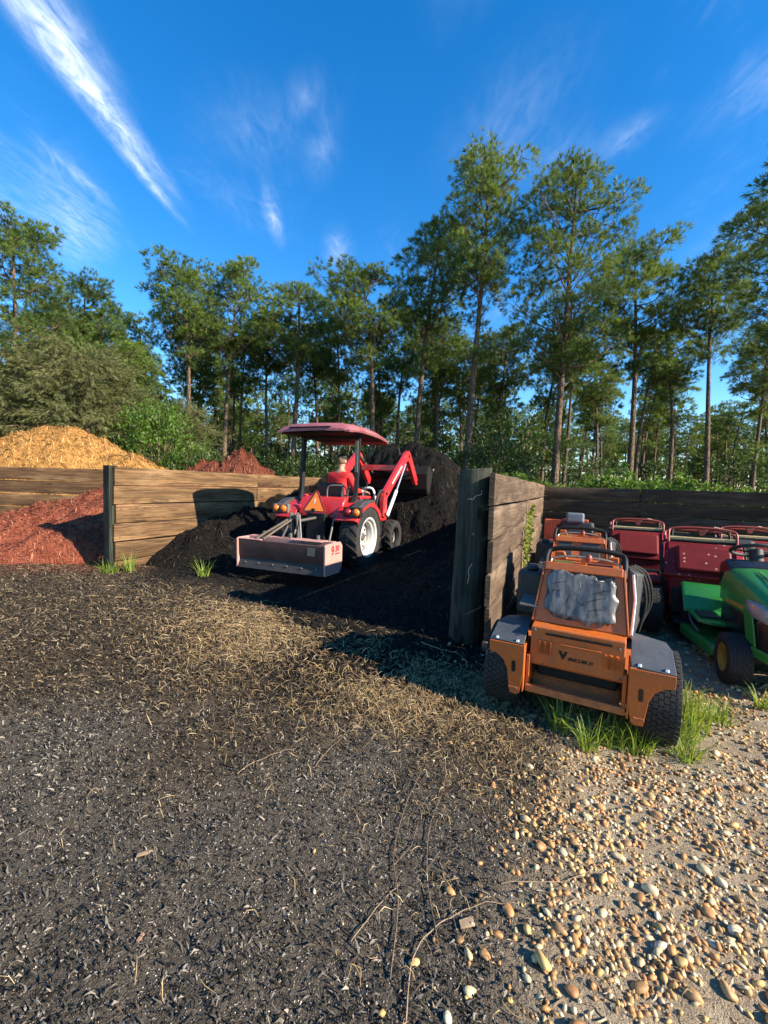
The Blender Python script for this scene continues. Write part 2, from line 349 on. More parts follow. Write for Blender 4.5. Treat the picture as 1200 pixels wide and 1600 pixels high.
# ------------------------------------------------------------------ wood
def woodmat(name, a, bcol, cdark, wash, upright=False):
    m, nt, b, out = new_mat(name); v = coord(nt); oi = nt.nodes.new('ShaderNodeObjectInfo')
    if upright: v = vmap(nt, v, rot=(0, R(90), 0))
    off = nt.nodes.new('ShaderNodeVectorMath'); off.operation = 'MULTIPLY_ADD'; off.inputs[1].default_value = (37, 91, 53)
    cmb = nt.nodes.new('ShaderNodeCombineXYZ'); [nt.links.new(oi.outputs['Random'], cmb.inputs[i]) for i in range(3)]
    nt.links.new(cmb.outputs[0], off.inputs[0]); nt.links.new(v, off.inputs[2]); p = off.outputs[0]
    # knots bend the grain around them
    kn = nt.nodes.new('ShaderNodeTexVoronoi'); kn.inputs['Scale'].default_value = 1.0; nt.links.new(vmap(nt, p, (1.5, 2.0, 4.6)), kn.inputs['Vector'])
    kd = kn.outputs['Distance']; knot = mapr(nt, kd, 0.07, 0.13, 1, 0); halo = mapr(nt, kd, 0.08, 0.42, 1, 0)
    g1 = nz(nt, vmap(nt, p, (1.1, 9, 16)), 2.2, 6, 0.65, 1.2); g2 = nz(nt, vmap(nt, p, (2.2, 60, 95)), 2.0, 4, 0.6, 0.3); st = nz(nt, vmap(nt, p, (0.9, 2, 2.6)), 1.6, 5, 0.6, 0.4)
    ww = nt.nodes.new('ShaderNodeTexWave'); ww.wave_type = 'BANDS'; ww.bands_direction = 'Z'; ww.inputs['Scale'].default_value = 5.5; ww.inputs['Distortion'].default_value = 9.0
    ww.inputs['Detail'].default_value = 3; ww.inputs['Detail Scale'].default_value = 0.7; nt.links.new(vmap(nt, p, (0.33, 1, 1.6)), ww.inputs['Vector'])
    grain = mth(nt, 'ADD', mth(nt, 'MULTIPLY', g1, 0.6), mth(nt, 'MULTIPLY', ww.outputs['Fac'], 0.28))
    col = mixc(nt, mapr(nt, grain, 0.28, 0.62), a, bcol)
    col = mixc(nt, mth(nt, 'MULTIPLY', mapr(nt, g2, 0.50, 0.66), 0.75), col, cdark)
    g3 = nz(nt, vmap(nt, p, (0.8, 5, 15)), 1.1, 5, 0.6, 1.5); col = mixc(nt, mth(nt, 'MULTIPLY', mapr(nt, g3, 0.46, 0.58), 0.85), col, cdark)
    col = mixc(nt, mth(nt, 'MULTIPLY', mapr(nt, st, 0.50, 0.70), 0.8), col, cdark)
    col = mixc(nt, mth(nt, 'MULTIPLY', mapr(nt, st, 0.46, 0.30), 0.55), col, wash)
    col = mixc(nt, mth(nt, 'MULTIPLY', halo, 0.35), col, tuple(x * 0.55 for x in bcol))
    col = mixc(nt, mth(nt, 'MULTIPLY', knot, 0.85), col, tuple(x * 0.5 for x in cdark))
    sz = nt.nodes.new('ShaderNodeSeparateXYZ'); nt.links.new(v, sz.inputs[0]); mid = mth(nt, 'SUBTRACT', 1.0, mth(nt, 'MULTIPLY', mth(nt, 'ABSOLUTE', mth(nt, 'SUBTRACT', sz.outputs[2], 0.14)), 7.5), True)
    if not upright: col = mixc(nt, mth(nt, 'MULTIPLY', mth(nt, 'MULTIPLY', mid, mapr(nt, g1, 0.30, 0.55)), 0.75), col, tuple(0.6 * x + 0.4 * y for x, y in zip(cdark, a)))
    br = mth(nt, 'ADD', 0.78, mth(nt, 'MULTIPLY', oi.outputs['Random'], 0.45))
    cm = nt.nodes.new('ShaderNodeCombineColor'); [nt.links.new(br, cm.inputs[i]) for i in range(3)]
    col = mixc(nt, 1.0, col, cm.outputs[0], 'MULTIPLY'); nt.links.new(col, b.inputs['Base Color'])
    b.inputs['Roughness'].default_value = 0.85; b.inputs['Specular IOR Level'].default_value = 0.25
    bump(nt, b, mth(nt, 'ADD', mth(nt, 'MULTIPLY', g2, 0.6), mth(nt, 'MULTIPLY', grain, 0.6)), 0.55, 0.008)
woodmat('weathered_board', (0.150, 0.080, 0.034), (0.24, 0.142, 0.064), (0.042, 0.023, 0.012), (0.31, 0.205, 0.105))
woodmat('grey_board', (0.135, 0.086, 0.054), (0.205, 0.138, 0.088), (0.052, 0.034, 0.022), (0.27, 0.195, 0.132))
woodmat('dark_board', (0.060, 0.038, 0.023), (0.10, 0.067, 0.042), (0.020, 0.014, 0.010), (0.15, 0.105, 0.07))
woodmat('treated_post', (0.026, 0.030, 0.022), (0.050, 0.054, 0.038), (0.010, 0.011, 0.008), (0.085, 0.083, 0.058), True)

def board(length, h, t, seed):
    """a sawn plank: long axis x, thickness y, height z (0 at its bottom edge)"""
    r = random.Random(seed); mb = MB(); n = max(5, int(length / 0.35)); rings = []
    p1, p2, p3 = (r.uniform(0, 6.28) for _ in range(3)); cup = r.uniform(-0.004, 0.006); c = 0.005
    for i in range(n + 1):
        x = length * i / n; a = 0.0035 * math.sin(x * 2.1 + p1) + r.uniform(-.0016, .0016); d = 0.004 * math.sin(x * 1.7 + p2) + r.uniform(-.0016, .0016); y = 0.006 * math.sin(x * 1.2 + p3)
        if i in (0, n): x += r.uniform(-.012, .012)
        z0 = 0.003 + a; z1 = h - 0.003 + d
        rings.append([(x, y - t / 2 + c + cup, z0), (x, y - t / 2, z0 + c), (x, y - t / 2 - cup, z1 - c), (x, y - t / 2 + c, z1), (x, y + t / 2 - c, z1), (x, y + t / 2, z1 - c), (x, y + t / 2, z0 + c), (x, y + t / 2 - c, z0)])
    mb.loft(rings); return mb
def fence(name, label, start, dvec, seglens, top, nb, bh, mat, face, posts, thick=0.042, lean=0.0, postmat='treated_post', seed=0, skew=0.0):
    """plank wall; start = end point of the face line; face = +1/-1 side on which the posts stand (in +normal direction)"""
    ang = math.atan2(dvec[1], dvec[0]); root = empty(name, (start[0], start[1], 0), ang); tag(root, label, 'fence')
    r = random.Random(seed); x = 0
    for si, sl in enumerate(seglens):
        for k in range(nb):
            j = r.uniform(-.004, .004)
            bo = board(sl - 0.008, bh - 0.007, thick, seed * 97 + si * 13 + k).build('plank', mat, root, 50, 0, (x + 0.003 + (r.uniform(-.02, .02) if si == 0 else 0), face * thick / 2 + j + skew * k, top - (k + 1) * bh + r.uniform(-.003, .003)), (r.uniform(-.006, .006), 0, 0))
            # bolt heads near the ends of each plank
            mb = MB()
            for bx in (0.09, sl - 0.10):
                for bz in (0.07, bh - 0.075):
                    mb.cyl((bx + r.uniform(-.02, .02), -face * (thick / 2 + 0.005), bz), (bx, -face * (thick / 2 - 0.004), bz), 0.008, n=6)
            tag(mb.build('nail_head', 'rust_steel', bo, None), kind='stuff')
        x += sl
    for (px, w, hgt) in posts:
        mb = MB(); mb.box((0, 0, hgt / 2 - 0.2), (w, w, hgt + 0.4)); mb.build('post', postmat, root, None, 0.008, (px, face * (thick + w / 2 + 0.004), 0), (0, 0, 0))
    return root
paint('rust_steel', (0.20, 0.15, 0.11), 0.6, 0.6, 0.5)

fence('divider_fence', 'brown plank divider beside the dark end post, left of the red tractor', (-4.03, 6.30), DV, [3.12, 3.48], 1.56, 6, 0.286, 'weathered_board', 1, [(0.02, 0.14, 1.57), (3.12, 0.14, 1.53), (6.5, 0.14, 1.53)], seed=3)
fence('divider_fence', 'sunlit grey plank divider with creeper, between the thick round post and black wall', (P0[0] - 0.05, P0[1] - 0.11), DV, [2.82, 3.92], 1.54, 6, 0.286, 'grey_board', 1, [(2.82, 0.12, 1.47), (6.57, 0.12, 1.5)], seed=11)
fence('back_fence', 'long plank wall behind the red mulch at the left edge', (-15.0, 9.22), (1, 0.0), [3.0, 3.05, 3.05, 3.05], 1.56, 6, 0.286, 'weathered_board', 1, [(0.1, .14, 1.5), (3.0, .14, 1.5), (6.05, .14, 1.5), (9.1, .14, 1.5), (12.0, .14, 1.5)], seed=23)
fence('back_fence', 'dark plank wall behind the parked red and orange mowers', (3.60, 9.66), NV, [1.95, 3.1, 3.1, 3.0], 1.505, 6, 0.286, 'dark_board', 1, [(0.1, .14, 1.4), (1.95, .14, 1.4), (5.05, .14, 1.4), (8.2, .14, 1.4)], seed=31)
fence('back_fence', 'plank wall mostly buried by the black mulch behind the tractor', (-1.45, 12.3), (0.885, -0.466), [2.9, 2.7], 1.50, 6, 0.286, 'weathered_board', 1, [(0.1, .14, 1.4), (2.9, .14, 1.4)], seed=41)

# thick round post at the near end of the right divider
mb = MB(); rings = []; rp = random.Random(5); ph = [rp.uniform(0, 6.28) for _ in range(6)]
for i in range(15):
    z = -0.3 + 1.875 * i / 14; ring = []
    for k in range(40):
        g = 2 * math.pi * k / 40; rr = (0.150 - 0.006 * z) * (1 + 0.012 * math.sin(3 * g + ph[0] + z) + 0.008 * math.sin(7 * g + ph[1]) + 0.010 * math.sin(13 * g + ph[2]) * (0.5 + 0.5 * math.sin(g * 2)))
        ring.append((rr * math.cos(g) + 0.022 * z, rr * math.sin(g), z + (0.012 * math.cos(g) if i == 14 else 0)))
    rings.append(ring)
mb.loft(rings)
post = mb.build('round_post', 'treated_post', None, 40, 0.006, (0.785, 3.83, 0)); tag(post, 'thick dark green round timber post at the fence end', 'post')
mb = MB(); mb.cyl((0.0, -0.16, 1.0), (0.0, -0.13, 1.0), 0.011, n=8); mb.build('bolt_head', 'rust_steel', post, None)
mb = MB(); mb.tube(arc([(-0.06, -0.145, 1.30), (-0.035, -0.152, 1.31), (-0.02, -0.155, 1.30), (0.01, -0.16, 1.335), (0.055, -0.158, 1.35), (0.058, -0.155, 1.385)], 4), 0.0028, 5); mb.build('dry_tendril', plain('dry_stem', (0.45, 0.36, 0.24), 0.8), post)
mb = MB(); mb.tube(arc([(-0.03, -0.15, 0.56), (-0.02, -0.155, 0.62), (-0.025, -0.155, 0.68), (0.0, -0.16, 0.74)], 4), 0.0035, 5); mb.build('dry_tendril', 'dry_stem' if False else MATS['dry_stem'], post)

# ------------------------------------------------------------------ shreds and straw: thin curved pieces
def ribbons(x, y, z, ln, wd, ang, curl, lift, tilt, col, nseg=3, nrm=None):
    """curved slivers lying on the ground; every array has one value per piece"""
    n = len(x); t = np.linspace(-0.5, 0.5, nseg + 1); V = np.zeros((n, nseg + 1, 2, 3), np.float32)
    for i, s in enumerate(t):
        th = ang + curl * s; cx = x + np.cos(ang + curl * s * 0.5) * ln * s; cy = y + np.sin(ang + curl * s * 0.5) * ln * s
        cz = z + lift * (1 - (2 * s) ** 2) + tilt * s * ln
        w = wd * (0.30 if i in (0, nseg) else 1.0) * 0.5
        rl = np.sin(s * 5 + ang * 3) * 0.7
        for j, sg in ((0, -1), (1, 1)):
            V[:, i, j, 0] = cx - np.sin(th) * w * sg; V[:, i, j, 1] = cy + np.cos(th) * w * sg; V[:, i, j, 2] = cz + sg * w * rl
    base = (np.arange(n) * (nseg + 1) * 2)[:, None]; q = []
    for i in range(nseg): q.append(base + np.array([[2 * i, 2 * i + 1, 2 * i + 3, 2 * i + 2]]))
    F = np.stack(q, 1).reshape(-1, 4); C = np.repeat(col, (nseg + 1) * 2, axis=0)
    return V.reshape(-1, 3), F, C
def pick(colours, n, jit=0.2):
    c = np.array(colours)[rng.integers(0, len(colours), n)]; return c * (1 + rng.uniform(-jit, jit, (n, 1)))
colmat('shreds', 0.9, 90, 0.2, 0.2); colmat('straw', 0.7, 120, 0.0, 0.35); colmat('pebble', 0.62, 55, 0.12, 0.4, 0.16)

def heap(name, label, cat, X, Y, H, mat, nshred, cols, lens, wid, hfun, lim, top=True, rough=1.0):
    shp = X.shape; V = np.stack([X.ravel(), Y.ravel(), H.ravel()], 1)
    me = np_mesh(name, V, grid_faces(shp[1], shp[0]), MATS[mat], smooth=True); o = link(name, me); tag(o, label, cat)
    n = nshred; x = rng.uniform(lim[0], lim[1], n); y = rng.uniform(lim[2], lim[3], n); z, ok = hfun(x, y); x, y, z = x[ok], y[ok], z[ok]; n = len(x)
    e = 0.05; zx = (hfun(x + e, y)[0] - z) / e
    zy = (hfun(x, y + e)[0] - z) / e; a = rng.uniform(0, 6.28, n); tl = np.clip(zx * np.cos(a) + zy * np.sin(a), -2, 2) + rng.normal(0, 0.25 * rough, n)
    v, f, c = ribbons(x, y, z + 0.006, rng.uniform(*lens, n), rng.uniform(*wid, n), a, rng.normal(0, 0.9, n), rng.uniform(0, 0.014, n) * rough, tl, pick(cols, n, 0.3), 2)
    s = link('shreds', np_mesh('shreds', v, f, MATS['shreds'], c), o); tag(s, kind='stuff'); return o
def mulchmat(name, c0, c1, c2):
    m, nt, b, out = new_mat(name); v = coord(nt); n1 = nz(nt, vmap(nt, v, (1, 1, 1.6)), 26, 6, 0.72, 0.8); n2 = nz(nt, v, 4, 5); n3 = nz(nt, v, 110, 3)
    c = mixc(nt, mapr(nt, n1, 0.32, 0.66), c0, c1); c = mixc(nt, mapr(nt, n3, 0.55, 0.8), c, c2); c = mixc(nt, mth(nt, 'MULTIPLY', mapr(nt, n2, 0.4, 0.7), 0.4), c, c0)
    nt.links.new(c, b.inputs['Base Color']); b.inputs['Roughness'].default_value = 0.95; b.inputs['Specular IOR Level'].default_value = 0.15
    bump(nt, b, mth(nt, 'ADD', n1, mth(nt, 'MULTIPLY', n3, 0.4)), 1.0, 0.05)
mulchmat('black_mulch', (0.003, 0.0027, 0.0024), (0.014, 0.0112, 0.009), (0.04, 0.032, 0.024))
mulchmat('red_mulch', (0.18, 0.040, 0.022), (0.40, 0.115, 0.06), (0.46, 0.20, 0.12))
mulchmat('tan_mulch', (0.30, 0.135, 0.034), (0.52, 0.27, 0.075), (0.58, 0.36, 0.13))
mulchmat('brown_mulch', (0.07, 0.016, 0.008), (0.22, 0.065, 0.035), (0.28, 0.11, 0.07))

# black mulch filling the middle bin
def h_black(x, y):
    u, v = uv(x, y)
    mid = 1.95 * sst(u, 4.5, 6.3) * (1 - 0.36 * sst(v, -2.8, -1.3)); left = np.interp(u, [0.6, 1.2, 2.1, 3.2, 5.0, 6.5, 8.5], [-0.06, 0.16, 0.50, 0.62, 1.05, 1.6, 1.6]); right = np.interp(u, [-0.2, 0.6, 1.8, 3.2, 4.6, 6.2, 8], [-0.06, 0.12, 0.38, 0.66, 0.98, 1.30, 1.2])
    wl = 1 - sst(v, -5.2, -3.7); wr = sst(v, -1.5, -0.4)
    h = mid * (1 - wl) * (1 - wr) + left * wl + right * wr
    h = h + (0.10 * sst(u, 0.8, 1.8)) + np.exp(-(((u - 2.35) / 0.55) ** 2 + ((v + 4.75) / 0.6) ** 2)) * 0.18
    h = h + np.exp(-(((u - 6.4) / 1.0) ** 2 + ((v + 3.1) / 1.2) ** 2)) * 0.38
    h = h - 0.09 * sst(h, 0.0, 0.05) * 0
    lump = (fbm(x, y, 1.6, 4, 55) - 0.5) * 0.55 + (fbm(x, y, 5, 3, 57) - 0.5) * 0.24
    h = h + lump * sst(h, 0.02, 0.5)
    fade = sst(u, 0.2, 1.0) * (1 - sst(u, 7.0, 8.6))
    h = h * fade - 0.07 * (1 - fade) - 0.08 * (1 - sst(h, 0.0, 0.12)) + 0.015
    return h, (h > gz(x, y) - 0.01) & (v > -5.6) & (v < -0.03)
uu, vv = np.meshgrid(np.arange(-0.6, 9.9, 0.05), np.linspace(-5.64, -0.006, 112))
X = P0[0] + uu * DV[0] + vv * NV[0]; Y = P0[1] + uu * DV[1] + vv * NV[1]
heap('mulch_pile', 'heap of black mulch around the tractor between the two plank dividers', 'mulch pile', X, Y, h_black(X, Y)[0], 'black_mulch', 52000,
     [(0.010, 0.008, 0.007), (0.018, 0.014, 0.011), (0.006, 0.005, 0.005), (0.010, 0.008, 0.007), (0.036, 0.027, 0.019), (0.07, 0.05, 0.033)], (0.03, 0.12), (0.006, 0.016), h_black, (-4.4, 5.2, 3.6, 12.5))
# red mulch in the left bin
def h_red(x, y):
    back = np.interp(x, [-14, -10, -8.4, -6.4, -5.0, -3.4], [0.2, 0.3, 0.46, 1.12, 1.36, 1.45])
    fr = np.interp(x, [-14, -8, -5.5, -3.3], [5.6, 5.9, 6.3, 6.9])
    t = np.clip((y - fr) / (9.25 - fr), 0, 1.2); h = back * (t ** 0.8) * 1.0
    h = h + ((fbm(x, y, 1.5, 4, 65) - 0.5) * 0.36 + (fbm(x, y, 6, 3, 67) - 0.5) * 0.12) * sst(h, 0.0, 0.35) - 0.05 * (1 - sst(h, 0, 0.15)) + 0.01
    u, v = uv(x, y); return h, (h > gz(x, y) - 0.01) & (v < -5.73) & (y < 9.2)
yy, tt = np.meshgrid(np.arange(5.0, 9.21, 0.05), np.linspace(0, 1, 150), indexing='ij')
xr = -4.09 + (yy - 6.3) * 0.4442; X = -14.5 + (xr + 14.5) * tt; Y = yy
heap('mulch_pile', 'red mulch sloping up against the plank wall in the left bin', 'mulch pile', X, Y, h_red(X, Y)[0], 'red_mulch', 26000,
     [(0.30, 0.085, 0.045), (0.22, 0.055, 0.028), (0.40, 0.16, 0.09), (0.13, 0.03, 0.016)], (0.04, 0.15), (0.006, 0.016), h_red, (-11, -3.0, 5.6, 9.2))
def mound(parts, lo, seed, amp, clump):
    def f(x, y):
        h = np.full_like(np.asarray(x, float), -0.3)
        for cx, cy, rx, ry, hh, p in parts: h = np.maximum(h, hh * (1 - np.clip(np.sqrt(((x - cx) / rx) ** 2 + ((y - cy) / ry) ** 2), 0, 1.3) ** p))
        h = h + ((fbm(x, y, 1.2, 4, seed) - 0.5) * amp + (np.abs(fbm(x, y, clump, 3, seed + 3) - 0.5) - 0.1) * amp * 1.1) * sst(h, 0, 0.5); return h, h > 0.0
    return f
f1 = mound([(-10.4, 13.4, 5.2, 3.0, 2.78, 1.7), (-7.9, 13.0, 2.7, 2.2, 2.12, 1.5), (-13.5, 13.6, 4, 3, 2.4, 1.6)], 0, 71, 0.34, 2.6)
X, Y = np.meshgrid(np.arange(-17, -4.6, 0.08), np.arange(10.2, 16.6, 0.08))
heap('mulch_pile', 'big tan mulch heap behind the left plank wall', 'mulch pile', X, Y, f1(X, Y)[0], 'tan_mulch', 22000, [(0.50, 0.26, 0.075), (0.40, 0.20, 0.055), (0.58, 0.35, 0.13), (0.30, 0.145, 0.045)], (0.08, 0.24), (0.012, 0.03), f1, (-15, -5, 10.6, 15))
f2 = mound([(-4.45, 13.0, 2.2, 1.9, 2.45, 1.05), (-5.4, 12.9, 1.9, 1.7, 2.05, 1.5), (-3.7, 13.1, 1.7, 1.5, 1.7, 1.3)], 0, 81, 0.55, 3.4)
X, Y = np.meshgrid(np.arange(-7.6, -1.8, 0.06), np.arange(10.9, 15.2, 0.06))
heap('mulch_pile', 'dark red-brown clumpy mulch heap behind the planks, left of the tractor roof', 'mulch pile', X, Y, f2(X, Y)[0], 'brown_mulch', 9000, [(0.20, 0.06, 0.03), (0.13, 0.035, 0.02), (0.28, 0.11, 0.07)], (0.08, 0.2), (0.012, 0.03), f2, (-7.2, -2, 11, 14.8))

# ================================================================== GROUND COVER
def spots(n, y0, y1, power=1.6, side=0.9, slope=1.0):
    """points on the ground, thinning out with distance"""
    t = rng.uniform(0, 1, n); e = 1 - power if power != 1 else 1e-3
    y = (y0 ** (e + 1) + t * (y1 ** (e + 1) - y0 ** (e + 1))) ** (1 / (e + 1)) if abs(e + 1) > 1e-3 else y0 * (y1 / y0) ** t
    x = rng.uniform(-1, 1, n) * (y * slope + side); return x, y
def surf(x, y): return np.maximum(gz(x, y), np.maximum(np.where(h_black(x, y)[1], h_black(x, y)[0], -9), np.where(h_red(x, y)[1], h_red(x, y)[0], -9)))
def keep(x, y, p): k = rng.uniform(0, 1, len(x)) < p; return x[k], y[k]
# dark shredded mulch trodden into the yard
x, y = spots(145000, 0.55, 7.5, 1.25); s = m_sand(x, y); g = m_gravel(x, y)
x, y = keep(x, y, (1 - s) * (0.96 - 0.18 * g)); n = len(x); k = np.clip(y / 1.8, 0.9, 1.9)
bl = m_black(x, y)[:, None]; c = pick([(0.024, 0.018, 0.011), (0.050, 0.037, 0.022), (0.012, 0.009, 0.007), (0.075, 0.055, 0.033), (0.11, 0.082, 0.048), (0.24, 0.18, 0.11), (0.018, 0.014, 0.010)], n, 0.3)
c = c * (1 - 0.84 * bl); gg = m_gravel(x, y)[:, None]; c = c * (1 - gg) + gg * (c.mean(1, keepdims=True) * 1.25 * np.array([1.22, 1.04, 0.82]))  # litter blackened by the same mask, deepening the fence shadow
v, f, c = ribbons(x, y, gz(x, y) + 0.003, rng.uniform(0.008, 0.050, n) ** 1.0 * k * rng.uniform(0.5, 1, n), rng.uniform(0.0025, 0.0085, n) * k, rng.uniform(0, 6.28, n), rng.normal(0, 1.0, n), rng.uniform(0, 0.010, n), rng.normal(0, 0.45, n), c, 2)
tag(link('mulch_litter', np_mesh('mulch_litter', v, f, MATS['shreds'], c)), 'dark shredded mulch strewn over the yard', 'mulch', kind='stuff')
# dry straw, thick at the fence shadow's edge, thinned inside so the shadow reads dark
x, y = spots(100000, 0.7, 7.0, 1.1); tq = rng.uniform(0, 1, 20000); x = np.concatenate([x, -1.1 + 2.0 * tq + rng.normal(0, 0.42, 20000)]); y = np.concatenate([y, 4.15 - 1.5 * tq + rng.normal(0, 0.42, 20000)])
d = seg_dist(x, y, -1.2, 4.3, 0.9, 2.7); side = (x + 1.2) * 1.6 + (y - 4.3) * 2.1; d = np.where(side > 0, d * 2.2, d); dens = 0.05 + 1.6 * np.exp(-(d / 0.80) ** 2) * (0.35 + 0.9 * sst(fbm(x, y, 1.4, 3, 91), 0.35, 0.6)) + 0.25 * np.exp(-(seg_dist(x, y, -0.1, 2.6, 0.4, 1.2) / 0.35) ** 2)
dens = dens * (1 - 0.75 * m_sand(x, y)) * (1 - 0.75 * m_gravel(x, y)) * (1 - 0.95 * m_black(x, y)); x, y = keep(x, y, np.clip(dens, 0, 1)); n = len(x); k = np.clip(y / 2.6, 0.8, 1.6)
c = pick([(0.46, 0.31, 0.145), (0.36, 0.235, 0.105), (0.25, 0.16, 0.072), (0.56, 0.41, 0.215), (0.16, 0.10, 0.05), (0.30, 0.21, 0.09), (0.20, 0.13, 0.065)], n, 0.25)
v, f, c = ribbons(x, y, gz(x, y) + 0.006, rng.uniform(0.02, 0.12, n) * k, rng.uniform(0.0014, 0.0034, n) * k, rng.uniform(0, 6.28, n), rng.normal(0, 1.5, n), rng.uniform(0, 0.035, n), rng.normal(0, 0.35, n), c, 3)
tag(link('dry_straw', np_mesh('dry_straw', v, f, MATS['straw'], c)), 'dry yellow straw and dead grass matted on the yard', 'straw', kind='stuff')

# small stones
def ico(sub):
    if sub == 0: return np.array([[1, 0, 0], [-1, 0, 0], [0, 1, 0], [0, -1, 0], [0, 0, 1], [0, 0, -1.0]]), np.array([[0, 2, 4], [2, 1, 4], [1, 3, 4], [3, 0, 4], [2, 0, 5], [1, 2, 5], [3, 1, 5], [0, 3, 5]])
    bm = bmesh.new(); bmesh.ops.create_icosphere(bm, subdivisions=sub, radius=1); bm.verts.ensure_lookup_table()
    V = np.array([v.co[:] for v in bm.verts]); F = np.array([[v.index for v in f.verts] for f in bm.faces]); bm.free(); return V, F
def rotmat(n):
    q = rng.normal(0, 1, (n, 4)); q /= np.linalg.norm(q, axis=1)[:, None]; w, x, y, z = q.T
    return np.stack([1 - 2 * (y * y + z * z), 2 * (x * y - z * w), 2 * (x * z + y * w), 2 * (x * y + z * w), 1 - 2 * (x * x + z * z), 2 * (y * z - x * w), 2 * (x * z - y * w), 2 * (y * z + x * w), 1 - 2 * (x * x + y * y)], 1).reshape(n, 3, 3)
def stones(x, y, z, r, col, sub, squash=(0.55, 1.0)):
    V0, F0 = ico(sub); n = len(x); sc = np.stack([rng.uniform(0.8, 1.6, n), rng.uniform(0.6, 1.0, n), rng.uniform(*squash, n)], 1)
    V = V0[None] * (1 + 0.42 * (rng.uniform(0, 1, (n, len(V0), 1)) - 0.5)) * (sc * r[:, None])[:, None, :]
    Rm = rotmat(n); V = np.einsum('nij,nkj->nki', Rm, V) * np.array([1, 1, 0.8]); V += np.stack([x, y, z], 1)[:, None, :]
    F = (F0[None] + (np.arange(n) * len(V0))[:, None, None]).reshape(-1, 3); return V.reshape(-1, 3), F, np.repeat(col, len(V0), axis=0)
x, y = spots(95000, 0.55, 6.0, 1.45); g = m_gravel(x, y); s = m_sand(x, y); x, y = keep(x, y, np.clip((0.08 + 0.8 * g) * (1 - s) * (1 - m_black(x, y)), 0, 1)); n = len(x)
c = pick([(0.18, 0.152, 0.118), (0.28, 0.238, 0.19), (0.11, 0.092, 0.071), (0.40, 0.345, 0.275), (0.14, 0.117, 0.092), (0.50, 0.45, 0.36), (0.07, 0.056, 0.043), (0.20, 0.162, 0.12), (0.05, 0.04, 0.03), (0.09, 0.072, 0.054)], n, 0.25)
r_ = rng.uniform(0.0018, 0.0046, n) * np.clip(y / 1.8, 0.8, 1.8); v, f, c = stones(x, y, gz(x, y) + r_ * 0.45, r_, c, 0)
tag(link('fine_gravel', np_mesh('fine_gravel', v, f, MATS['pebble'], c, smooth=True)), 'fine grey and white gravel packed into the yard', 'gravel', kind='stuff')
PEB = [(0.56, 0.345, 0.12), (0.46, 0.255, 0.085), (0.54, 0.39, 0.20), (0.40, 0.19, 0.065), (0.36, 0.21, 0.085), (0.52, 0.42, 0.27), (0.47, 0.22, 0.075), (0.30, 0.16, 0.06), (0.55, 0.40, 0.22)]
def peb_density(x, y):
    core = np.exp(-(np.hypot((x - 0.87) / 0.24, (y - 1.70) / 0.32)) ** 2); s = m_sand(x, y)
    patch = sst(fbm(x, y, 3.2, 3, 101), 0.42, 0.62); return np.clip(0.98 * core + s * (0.30 + 0.7 * patch), 0, 1) * (1 - 0.75 * sst(y, 2.7, 3.4)) + 0.018 * (1 - s) * np.exp(-((x - edge_x(y)) / 0.6) ** 2)
x, y = spots(64000, 0.55, 5.0, 1.2, 1.2); k_ = x > -0.8; x, y = x[k_], y[k_]; x, y = keep(x, y, peb_density(x, y) * 0.9); n = len(x); r_ = rng.uniform(0.0035, 0.0125, n) * (1 + 0.5 * (rng.uniform(0, 1, n) ** 4)) * np.clip(y / 2.4, 0.9, 1.5)
v, f, c = stones(x, y, gz(x, y) + r_ * 0.3, r_, pick(PEB, n, 0.25), 1)
tag(link('pebble_gravel', np_mesh('pebble_gravel', v, f, MATS['pebble'], c, smooth=True)), 'small tan and brown pebbles spread over pale sand', 'gravel', kind='stuff')
x, y = spots(9000, 0.55, 6.0, 1.1, 1.0); x, y = keep(x, y, m_sand(x, y) * 0.8); n = len(x); c = pick([(0.30, 0.22, 0.14), (0.42, 0.33, 0.2), (0.2, 0.14, 0.09), (0.5, 0.42, 0.3)], n)
v, f, c = ribbons(x, y, gz(x, y) + 0.004, rng.uniform(0.012, 0.06, n), rng.uniform(0.0016, 0.005, n), rng.uniform(0, 6.28, n), rng.normal(0, 1.2, n), rng.uniform(0, 0.006, n), rng.normal(0, .15, n), c)
tag(link('sand_litter', np_mesh('sand_litter', v, f, MATS['shreds'], c)), 'bits of dry bark and straw on the pale sand', 'litter', kind='stuff')

# river stones, one by one
SM = []
for i in range(9):
    r0 = random.Random(200 + i); V0, F0 = ico(3 if i < 3 else 2); V1 = V0.copy(); q = np.array([r0.uniform(0.95, 1.3), r0.uniform(0.66, 0.95), r0.uniform(0.50, 0.74)])
    for _ in range(7):
        a = np.array([r0.gauss(0, 1) for _ in range(3)]); a /= np.linalg.norm(a); d = V0 @ a; V1 = V1 * (1 - 0.32 * np.clip(d - 0.28, 0, 1)[:, None])
    V1 = V1 * q * (1 + 0.05 * np.sin(V0 @ np.array([2.7, 3.1, 2.2]) + i)[:, None]); SM.append((V1, F0))
for i, cc in enumerate(PEB):
    m, nt, b, out = new_mat('river_stone_%d' % i); v_ = coord(nt); oi = nt.nodes.new('ShaderNodeObjectInfo')
    n1 = nz(nt, v_, 2.2, 5, 0.6, 0.6); n2 = nz(nt, v_, 14, 4); c_ = mixc(nt, mapr(nt, n1, 0.3, 0.7), tuple(k * 0.72 for k in cc), tuple(min(1, k * 1.25) for k in cc))
    br = mth(nt, 'ADD', 0.75, mth(nt, 'MULTIPLY', oi.outputs['Random'], 0.5)); cm = nt.nodes.new('ShaderNodeCombineColor'); [nt.links.new(br, cm.inputs[k]) for k in range(3)]
    nt.links.new(mixc(nt, 1.0, c_, cm.outputs[0], 'MULTIPLY'), b.inputs['Base Color']); b.inputs['Roughness'].default_value = 0.6; bump(nt, b, n2, 0.12, 0.05)
SMESH = {}
